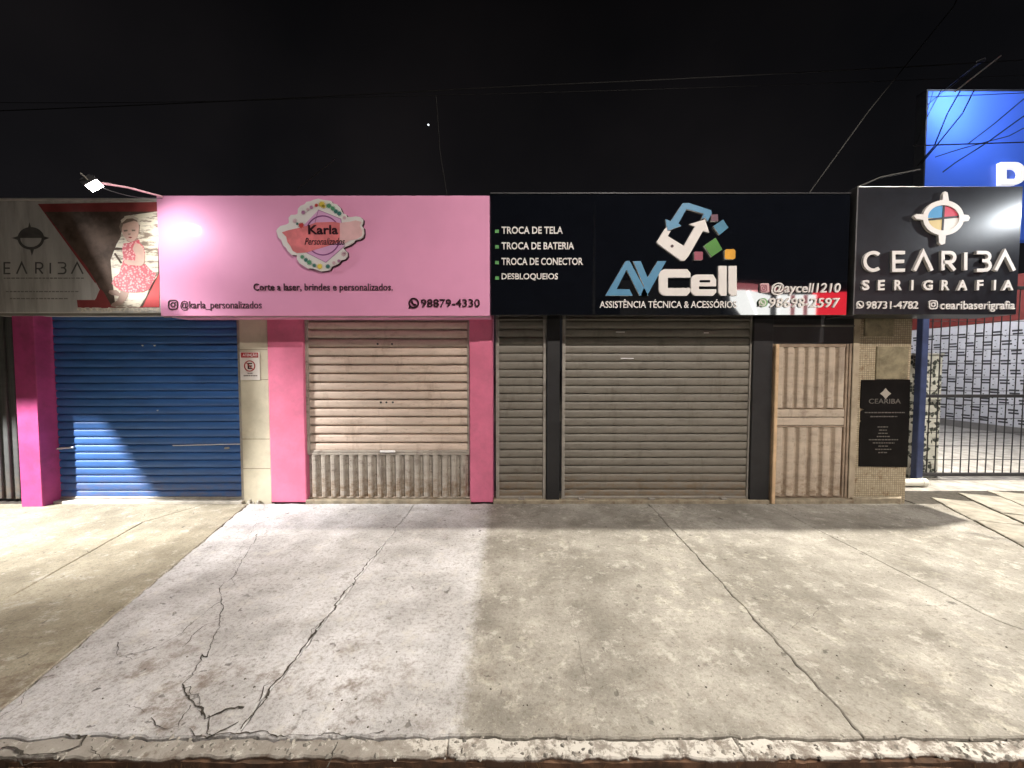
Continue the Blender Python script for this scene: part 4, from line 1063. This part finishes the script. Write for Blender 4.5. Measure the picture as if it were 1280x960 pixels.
# ================================================================== FLOODLIGHTS ON ARMS
def floodlight(base, head, aim, label, watts, col, armm):
    t = thing('floodlight', base, label, 'floodlight', 'floodlights on arms in front of the signs')
    b, h, a = Vector(base), Vector(head), Vector(aim)
    d = (a - h).normalized(); side = d.cross(Vector((0, 0, 1))).normalized(); up = side.cross(d)
    rear = h - d * 0.05
    build('arm', MB().tube([b, b + (rear - b) * 0.5 + Vector((0, 0, 0.02)), rear], 0.011, 8), armm, t)
    def obox(cn, w_, hh, d0, d1):
        mb = MB(); c = []
        for dd in (d0, d1):
            for sx, sz in ((-1, -1), (1, -1), (1, 1), (-1, 1)):
                c.append(tuple(h + d * dd + side * sx * w_ + up * sz * hh))
        mb.v = c; mb.f = [(0, 3, 2, 1), (4, 5, 6, 7), (0, 1, 5, 4), (1, 2, 6, 5), (2, 3, 7, 6), (3, 0, 4, 7)]; mb.mi = [0] * 6
        return mb
    hs = build('housing', obox('h', 0.085, 0.065, -0.045, 0.0), m_dark_metal, t, 0.006)
    for q in range(5):
        c0 = h - d * 0.047 + side * (-0.06 + q * 0.03)
        fm = MB(); fm.v = [tuple(c0 + side * sx * 0.003 + up * sz * 0.05 - d * dd) for dd in (0, 0.025) for sx, sz in ((-1, -1), (1, -1), (1, 1), (-1, 1))]
        fm.f = [(0, 3, 2, 1), (4, 5, 6, 7), (0, 1, 5, 4), (1, 2, 6, 5), (2, 3, 7, 6), (3, 0, 4, 7)]; fm.mi = [0] * 6
        build('cooling_fin', fm, m_dark_metal, hs)
    build('bracket', MB().tube([h - side * 0.095 - d * 0.02, h - side * 0.095 - d * 0.09, h - d * 0.10, h + side * 0.095 - d * 0.09, h + side * 0.095 - d * 0.02], 0.006, 6), m_steel, t)
    cp_ = [b.lerp(rear, f) - Vector((0, 0, 0.018 + 0.05 * math.sin(math.pi * f))) for f in [i / 8 for i in range(9)]]
    build('power_cord', MB().tube(cp_, 0.004, 6), m_dark_metal, t)
    lens = build('lens', obox('l', 0.075, 0.055, 0.001, 0.006), mat('lit_lens', (0.9, 0.9, 0.9), 0.3, emit=(1.0, 0.97, 0.9), estr=60.0), t)
    li = bpy.data.lights.new('flood_lamp', 'SPOT'); li.energy = watts; li.color = col; li.spot_size = math.radians(164); li.spot_blend = 1.0; li.shadow_soft_size = 0.05
    lo = bpy.data.objects.new('flood_lamp', li); COL.objects.link(lo); lo.parent = t
    lo.location = (h + d * 0.03) - b
    lo.rotation_euler = d.to_track_quat('-Z', 'Y').to_euler()
    return t
hd_ = at(118, 232, 3.98)
cnr = at(201, 246, YS)
floodlight((cnr.x + 0.02, YS - 0.005, cnr.z), tuple(hd_), (-3.1, YS, 2.2), 'lit floodlight on a thin pink arm above the faded banner sign', 54, (1.0, 0.96, 0.95), mat('arm_pink', (0.62, 0.36, 0.42), 0.5))
hd2 = Vector((6.72, 3.98, 3.78))
floodlight((6.05, YS - 0.02, 3.72), tuple(hd2), (4.9, YS, 2.7), 'floodlight on an arm at the right end of the charcoal sign', 80, (0.88, 0.94, 1.0), m_dark_metal)

# ================================================================== GATE AND LOT ON THE RIGHT
YG = 5.95
m_bluepost = mat('navy_post_paint', (0.035, 0.05, 0.12), 0.45, var=0.2)
m_bar = mat('grey_bar', (0.030, 0.030, 0.034), 0.6, 0.2)
gx0, gx1 = mx(1143, 560, YG), 10.2
zg0, zg1 = 0.06, 2.95
gate = thing('mesh_gate', ((gx0 + gx1) / 2, YG, 0), 'dark metal mesh gate with navy post closing the tiled yard', 'gate')
bx('post', gx0, gx0 + 0.10, YG - 0.05, YG + 0.05, 0.0, zg1 + 0.3, m_bluepost, gate, 0.008)
zr = mz(1200, 495, YG)
bx('rail', gx0 + 0.1, gx1, YG - 0.022, YG + 0.022, zr - 0.025, zr + 0.025, m_bar, gate, 0.004)
bx('rail', gx0 + 0.1, gx1, YG - 0.024, YG + 0.024, zg0, zg0 + 0.055, m_bar, gate, 0.004)
bx('rail', gx0 + 0.1, gx1, YG - 0.022, YG + 0.022, zg1, zg1 + 0.05, m_bar, gate, 0.004)
b0_ = build('bar', MB().tube([(gx0 + 0.20, YG, zg0 + .05), (gx0 + 0.20, YG, zg1)], 0.0075, 6), m_bar, gate)
i = 1
while gx0 + 0.20 + i * 0.132 < gx1: dup(b0_, (i * 0.132, 0, 0), gate); i += 1
b1_ = build('crossbar', MB().tube([(gx0 + 0.1, YG + 0.012, zg0 + 0.26), (gx1, YG + 0.012, zg0 + 0.26)], 0.005, 6), m_bar, gate)
for i in range(1, 11): dup(b1_, (0, 0, i * 0.215), gate)

# stub wall clad in white and black broken tile
def terrazzo():
    s = N('white_black_broken_tile'); v = s.n('ShaderNodeTexVoronoi'); v.inputs['Scale'].default_value = 19; s.l(s.pos, v.inputs['Vector'])
    sep = s.n('ShaderNodeSeparateColor'); s.l(v.outputs['Color'], sep.inputs[0])
    v2 = s.n('ShaderNodeTexVoronoi', feature='DISTANCE_TO_EDGE'); v2.inputs['Scale'].default_value = 19; s.l(s.pos, v2.inputs['Vector'])
    c = s.mix(s.step(sep.outputs[0], 0.60, 0.61), (0.66, 0.67, 0.60), (0.05, 0.06, 0.05))
    c = s.mix(s.step(v2.outputs[0], 0.02, 0.05), (0.55, 0.55, 0.48), c); s.color(c); s.b.inputs['Roughness'].default_value = 0.35
    s.bump(s.step(v2.outputs[0], 0.01, 0.06), 0.5, 0.004); return s.m
YB = 6.08
sw = thing('stub_wall', (mx(1155, 600, YB), YB + 0.1, 0), 'low white wall end clad in broken black tile behind navy post', 'wall')
bx('cladding', mx(1130, 560, YB), mx(1174, 560, YB), YB, YB + 0.6, -0.02, mz(1155, 444, YB), terrazzo(), sw, 0.02)
build('capping', MB().box(mx(1130, 560, YB) - .01, mx(1174, 560, YB) + .01, YB - .01, YB + .61, mz(1155, 444, YB), mz(1155, 444, YB) + .03), mat('cap_white', (0.66, 0.66, 0.6), 0.6), sw, 0.006)
pp0, pp1 = at(1127, 603, 5.6), at(1153, 603, 5.6)
pipe = build('drain_pipe', MB().tube([pp0, pp1], 0.055, 20), mat('white_plastic', (0.74, 0.73, 0.66), 0.35, var=0.05))
bm_ = MB().tube([pp1 + Vector((-.03, 0, 0)), pp1 + Vector((.035, 0, 0))], 0.064, 20)
build('socket', bm_, mat('white_plastic', (0.74, 0.73, 0.66)), pipe)
tag(pipe, 'short white plastic drain pipe lying at the gate post foot', 'pipe')

# side wall of the yard, patterned tiles
XL = 13.25
lw = thing('yard_wall', (XL, 10.5, 0), 'white yard wall of patterned tiles behind the gate', 'wall')
m_lotw = mat('yard_white', (0.62, 0.62, 0.66), 0.6, var=0.05)
bx('wall', XL, XL + 0.2, 6.4, 14.0, 0.0, 3.0, m_lotw, lw)
bx('red_band', XL - 0.03, XL + 0.25, 6.4, 14.0, 3.004, 4.2, mat('dark_red_paint', (0.20, 0.035, 0.03), 0.6, var=0.15), lw)
m_tile = mat('glazed_white_tile', (0.64, 0.64, 0.68), 0.3, var=0.05, scale=2); m_dash = mat('printed_dash', (0.05, 0.05, 0.055), 0.35)
TW, TH = 0.42, 0.262
tb = MB()
tb.box(XL - 0.012, XL - 0.0005, 0.004, TW - 0.004, 0.004, TH - 0.004, 0)
for k_ in range(2):
    tb.box(XL - 0.0145, XL - 0.0123, 0.10 + k_ * 0.015, 0.10 + 0.21 + k_ * 0.015, 0.070 + k_ * 0.080, 0.070 + k_ * 0.080 + 0.048, 1)
for k_ in range(3):
    tb.box(XL - 0.0142, XL - 0.0123, 0.02 + 0.42 * (k_ % 2), 0.055 + 0.38 * (k_ % 2), 0.03 + 0.08 * k_, 0.055 + 0.08 * k_, 1)
tb.v = [(v[0], v[1] + 7.6, v[2] + 0.20) for v in tb.v]
t0_ = build('tile', tb, [m_tile, m_dash], lw)
for r in range(10):
    for c in range(14):
        if r == 0 and c == 0: continue
        dup(t0_, (0, c * TW + (TW / 2 if r % 2 else 0), r * TH), lw)
bx('skirting', XL - 0.04, XL - 0.002, 6.4, 14, 0.003, 0.19, mat('grey_cement_skirt', (0.22, 0.21, 0.2), 0.8), lw)

# ================================================================== BLUE BILLBOARD, CABLES
YBB = 14.6
A = at(1152, 300, YBB); B = at(1420, 114, YBB)
bb = thing('billboard', ((A.x + B.x) / 2, YBB + 0.2, 0), 'backlit blue billboard with white letter D above the charcoal sign', 'billboard')
def bb_mat():
    s = N('backlit_blue_face')
    n = s.noise(0.28, 2)
    c = s.mix(s.step(n, 0.38, 0.66), (0.045, 0.12, 0.55), (0.11, 0.24, 0.95))
    s.color((0.06, 0.15, 0.75)); s.l(c, s.b.inputs['Emission Color']); s.b.inputs['Emission Strength'].default_value = 0.22
    s.b.inputs['Roughness'].default_value = 0.4; return s.m
bx('panel', A.x, B.x, YBB, YBB + 0.35, A.z, B.z, bb_mat(), bb, 0.01)
bx('frame', A.x - 0.06, A.x - 0.003, YBB - 0.02, YBB + 0.36, A.z - .05, B.z + .05, m_dark_metal, bb)
bx('frame', A.x - 0.06, B.x + .06, YBB - 0.021, YBB + 0.36, B.z + 0.002, B.z + .055, m_dark_metal, bb)
for xx in (A.x + 0.5, B.x - 0.5): bx('post', xx - 0.1, xx + 0.1, YBB + 0.36, YBB + 0.56, 0, B.z - 0.3, m_dark_metal, bb)
floodlight((A.x - 0.03, YBB - 0.03, B.z - 0.5), (A.x - 0.1, YBB - 1.7, B.z - 0.25), (A.x + 2.6, YBB, B.z - 0.9), 'small floodlight at the upper left corner of the blue billboard', 900, (0.85, 0.92, 1.0), m_dark_metal)
Yd = YBB - 0.15
dpoly = px([(1252, 203), (1270, 203)] + carc(1270, 216.5, 13.5, -90, 90, 10) + [(1252, 230)], Yd)
m_d = mat('lit_letter_white', (0.8, 0.8, 0.78), 0.5, emit=(1.0, 0.97, 0.90), estr=0.62)
ld = MB(); ld.ribbon(px([(1255, 206), (1269, 206)] + carc(1269, 216.5, 10.5, -90, 90, 10) + [(1255, 227)], Yd), 0.20, Yd, YBB - 0.001, closed=True)
build('letter', ld, m_d, bb)

def cable(pts, r, m, label, sag=0.0, seg=14):
    P = []
    for i in range(len(pts) - 1):
        a, b = Vector(pts[i]), Vector(pts[i + 1])
        for k in range(seg):
            f = k / seg; P.append(a.lerp(b, f) - Vector((0, 0, sag * 4 * f * (1 - f))))
    P.append(Vector(pts[-1]))
    o = build('overhead_cable', MB().tube(P, r, 6), m); tag(o, label, 'cable', 'overhead cables'); return o
m_cable = mat('black_cable', (0.02, 0.02, 0.022), 0.5); m_cable_g = mat('grey_cable', (0.011, 0.0105, 0.0105), 0.9, spec=0.05)
YCb = 9.0
cable([at(-40, 140, 9), at(640, 108, 9), at(1330, 72, 9)], 0.010, m_cable_g, 'long thin grey cable crossing the whole night sky', 0.03)
cable([at(-20, 128, 9.4), at(420, 122, 9.4), at(1330, 92, 9.6)], 0.006, m_cable_g, 'faint second cable running just below the long grey one', 0.05)
cable([at(1008, 246, 8), at(1085, 140, 8), at(1192, 8, 8), at(1210, -30, 8)], 0.010, m_cable_g, 'grey cable slanting up right of the black sign', 0.0)
cable([at(559, 246, 6), at(550, 190, 6), at(545, 120, 6)], 0.006, m_cable_g, 'thin wire rising behind the pink sign near its right end', 0.0)
cable([at(372, 236, 5.2), at(420, 198, 5.2)], 0.006, m_cable_g, 'short thin wire slanting up from behind the round logo', 0.0)
Zb = lambda x, y, Y: at(1040 + x * 0.1875, 50 + y * 0.1875, Y)
Yw = 10.0
cable([Zb(600, 380, Yw), Zb(900, 370, Yw), Zb(1330, 350, Yw)], 0.008, m_cable, 'cable running level near the top of the blue billboard')
cable([Zb(540, 705, Yw), Zb(900, 693, Yw), Zb(1330, 680, Yw)], 0.013, m_cable, 'thick cable running level across the middle of the blue billboard')
cable([Zb(730, 330, Yw - .3), Zb(650, 480, Yw - .3), Zb(600, 590, Yw - .3), Zb(560, 700, Yw - .3)], 0.010, m_cable, 'cable crossing the upper left corner of the blue billboard, second from left')
cable([Zb(675, 340, Yw - .4), Zb(630, 490, Yw - .4), Zb(612, 580, Yw - .4)], 0.006, m_cable, 'leftmost thin cable on the upper corner of the blue billboard')
cable([Zb(860, 330, Yw - .5), Zb(770, 490, Yw - .5), Zb(680, 710, Yw - .5), Zb(560, 850, Yw - .5)], 0.013, m_cable, 'cable slanting over the blue billboard below the wire with painted glint')
cable([Zb(950, 330, Yw - .6), Zb(870, 490, Yw - .6), Zb(700, 700, Yw - .6), Zb(590, 830, Yw - .6)], 0.013, m_cable, 'bowed cable right of the slanting one on the blue billboard')
cable([Zb(1330, 350, Yw - .7), Zb(1080, 560, Yw - .7), Zb(910, 690, Yw - .7)], 0.011, m_cable, 'upper cable fanning in from the right edge over the blue billboard')
cable([Zb(1330, 470, Yw - .8), Zb(1040, 680, Yw - .8), Zb(820, 820, Yw - .8), Zb(740, 880, Yw - .8)], 0.012, m_cable, 'middle cable fanning in from the right edge over the blue billboard')
cable([Zb(1330, 560, Yw - .9), Zb(1180, 640, Yw - .9), Zb(990, 690, Yw - .9), Zb(860, 725, Yw - .9), Zb(690, 780, Yw - .9)], 0.010, m_cable, 'lower cable fanning in from the right edge over the blue billboard')
cable([Zb(820, 345, Yw - 1), Zb(900, 280, Yw - 1), Zb(1010, 195, Yw - 1), Zb(1125, 105, Yw - 1)], 0.014, mat('painted_glint_wire', (0.7, 0.68, 0.66), 0.35), 'wire with its glint painted pale, slanting above the blue billboard')  # lamp glint put into this wire's pale colour
cable([at(1068, 236, 5.5), at(1100, 222, 5.8), at(1150, 212, 6.5)], 0.012, m_cable_g, 'grey cable leaving the top left corner of the charcoal sign')
# the bright planet
st = at(535.5, 156, 900)
bm = bmesh.new(); bmesh.ops.create_icosphere(bm, subdivisions=2, radius=2.0); me = bpy.data.meshes.new('star'); bm.to_mesh(me); bm.free()
me.materials.append(mat('starlight', (0, 0, 0), emit=(0.9, 0.95, 1.0), estr=2.0))
so_ = bpy.data.objects.new('star', me); COL.objects.link(so_); so_.location = st; tag(so_, 'single bright star in the black sky above the pink sign', 'star')

# ================================================================== STREET LAMPS (outside the frame) AND THE LIT SHOP OPPOSITE
def street_lamp(key, foot, label):
    L = LAMPS[key]; h = Vector(L['loc']); f = Vector(foot)
    t = thing('street_lamp', foot, label, 'street lamp', 'street lamps')
    build('pole', MB().tube([f, f + Vector((0, 0, h.z * 0.5)), Vector((f.x, f.y, h.z + 0.25))], 0.09, 12, r2=0.05), m_steel, t)
    build('arm', MB().tube([Vector((f.x, f.y, h.z + 0.2)), h + Vector((0, 0, 0.22))], 0.03, 8), m_steel, t)
    bx('lamp_head', h.x - 0.14, h.x + 0.14, h.y - 0.14, h.y + 0.14, h.z + 0.16, h.z + 0.26, m_dark_metal, t, 0.02)
    li = bpy.data.lights.new('street_light', 'SPOT'); li.energy = L['w']; li.color = L['col']; li.shadow_soft_size = 0.10
    li.spot_size = math.radians(L['cone']); li.spot_blend = L['blend']
    lo = bpy.data.objects.new('street_light', li); COL.objects.link(lo); lo.parent = t; lo.location = h - f
    lo.rotation_euler = (Vector(L['aim']) - h).to_track_quat('-Z', 'Y').to_euler()
street_lamp('left', (-11.2, 1.95, 0), 'street lamp at the kerb beyond the left edge')
street_lamp('right', (8.8, 4.9, 0), 'street lamp beyond the right edge beside the driveway')
# added board beyond the left edge, outline shaped so it shades most of the blue shutter
ps = thing('added_shade_board', (-7.6, 3.0, 0), 'added two tier board on a pole beyond the left edge, shaped to shade the blue shutter', 'sign')
build('board', MB().prism([(-8.7, 3.53), (-7.65, 3.53), (-7.31, 2.99), (-6.74, 2.95), (-6.60, 3.58), (-6.60, 4.02), (-7.0, 4.02), (-7.45, 4.95), (-8.7, 4.95)], 2.97, 3.05), mat('blocker_grey', (0.2, 0.2, 0.2), 0.7), ps)
build('pole', MB().tube([(-8.72, 3.1, 0), (-8.72, 3.1, 4.9)], 0.05, 10), m_steel, ps)
street_lamp('across', (4.5, -12.2, -0.02), 'tall street lamp across the road')

# lamp on a bracket inside the yard
yl = thing('yard_lamp', (9.3, 9.6, 4.6), 'small yard lamp on a tall thin post behind the charcoal sign', 'lamp')
build('post', MB().tube([(9.3, 9.75, 0), (9.3, 9.75, 4.75)], 0.03, 8), m_dark_metal, yl)
bx('lamp_head', 9.2, 9.4, 9.5, 9.78, 4.72, 4.8, m_dark_metal, yl, 0.01)
yli = bpy.data.lights.new('yard_light', 'POINT'); yli.energy = 720; yli.color = (0.95, 0.95, 1.0); yli.shadow_soft_size = 0.08
ylo = bpy.data.objects.new('yard_light', yli); COL.objects.link(ylo); ylo.parent = yl; ylo.location = (0, 0, 0)

opp = thing('lit_shop_sign', (15.0, -12.0, 4.3), 'lit white and red shop sign across the road', 'sign')
YQ = -12.0
m_lw = mat('lit_white_face', (0.8, 0.8, 0.8), emit=(1.0, 1.0, 0.96), estr=8.0)
m_lr = mat('lit_red_face', (0.8, 0.1, 0.1), emit=(1.0, 0.03, 0.05), estr=6.0)
m_lp = mat('lit_pink_face', (0.8, 0.4, 0.4), emit=(1.0, 0.30, 0.32), estr=2.2)
def pane(poly, m, d=0.3): return build('panel', MB().prism(poly, YQ - d, YQ), m, opp)
pane([(12.0, 6.0), (12.1, 5.4), (12.75, 4.6), (13.35, 4.6), (12.75, 6.0)], m_lw)
pane([(12.9, 6.0), (13.45, 4.6), (14.1, 4.6), (14.1, 5.7)], m_lw)
pane([(14.65, 4.6), (16.6, 4.6), (16.6, 5.75), (14.65, 5.75)], m_lw)
pane([(16.62, 4.6), (18.6, 4.6), (18.3, 5.9), (16.62, 5.9)], m_lr)
pane([(12.0, 6.02), (14.2, 5.95), (15.6, 6.0), (13.0, 6.35), (12.0, 6.4)], m_lp)
for xx in (15.2, 15.9):
    build('stripe', MB().prism([(xx, 4.62), (xx + 0.22, 4.62), (xx + 0.22, 5.72), (xx, 5.72)], YQ + 0.002, YQ + 0.03), m_lp, opp)
bx('backing', 11.6, 18.8, YQ - 0.34, YQ - 0.302, 4.5, 6.5, m_dark_metal, opp)
ob = thing('shop_building', (14, -14, 0), 'dark shop building across the road under the lit sign', 'shop')
bx('wall', 6, 24, -20, -12.35, -0.02, 6.6, m_wall, ob)
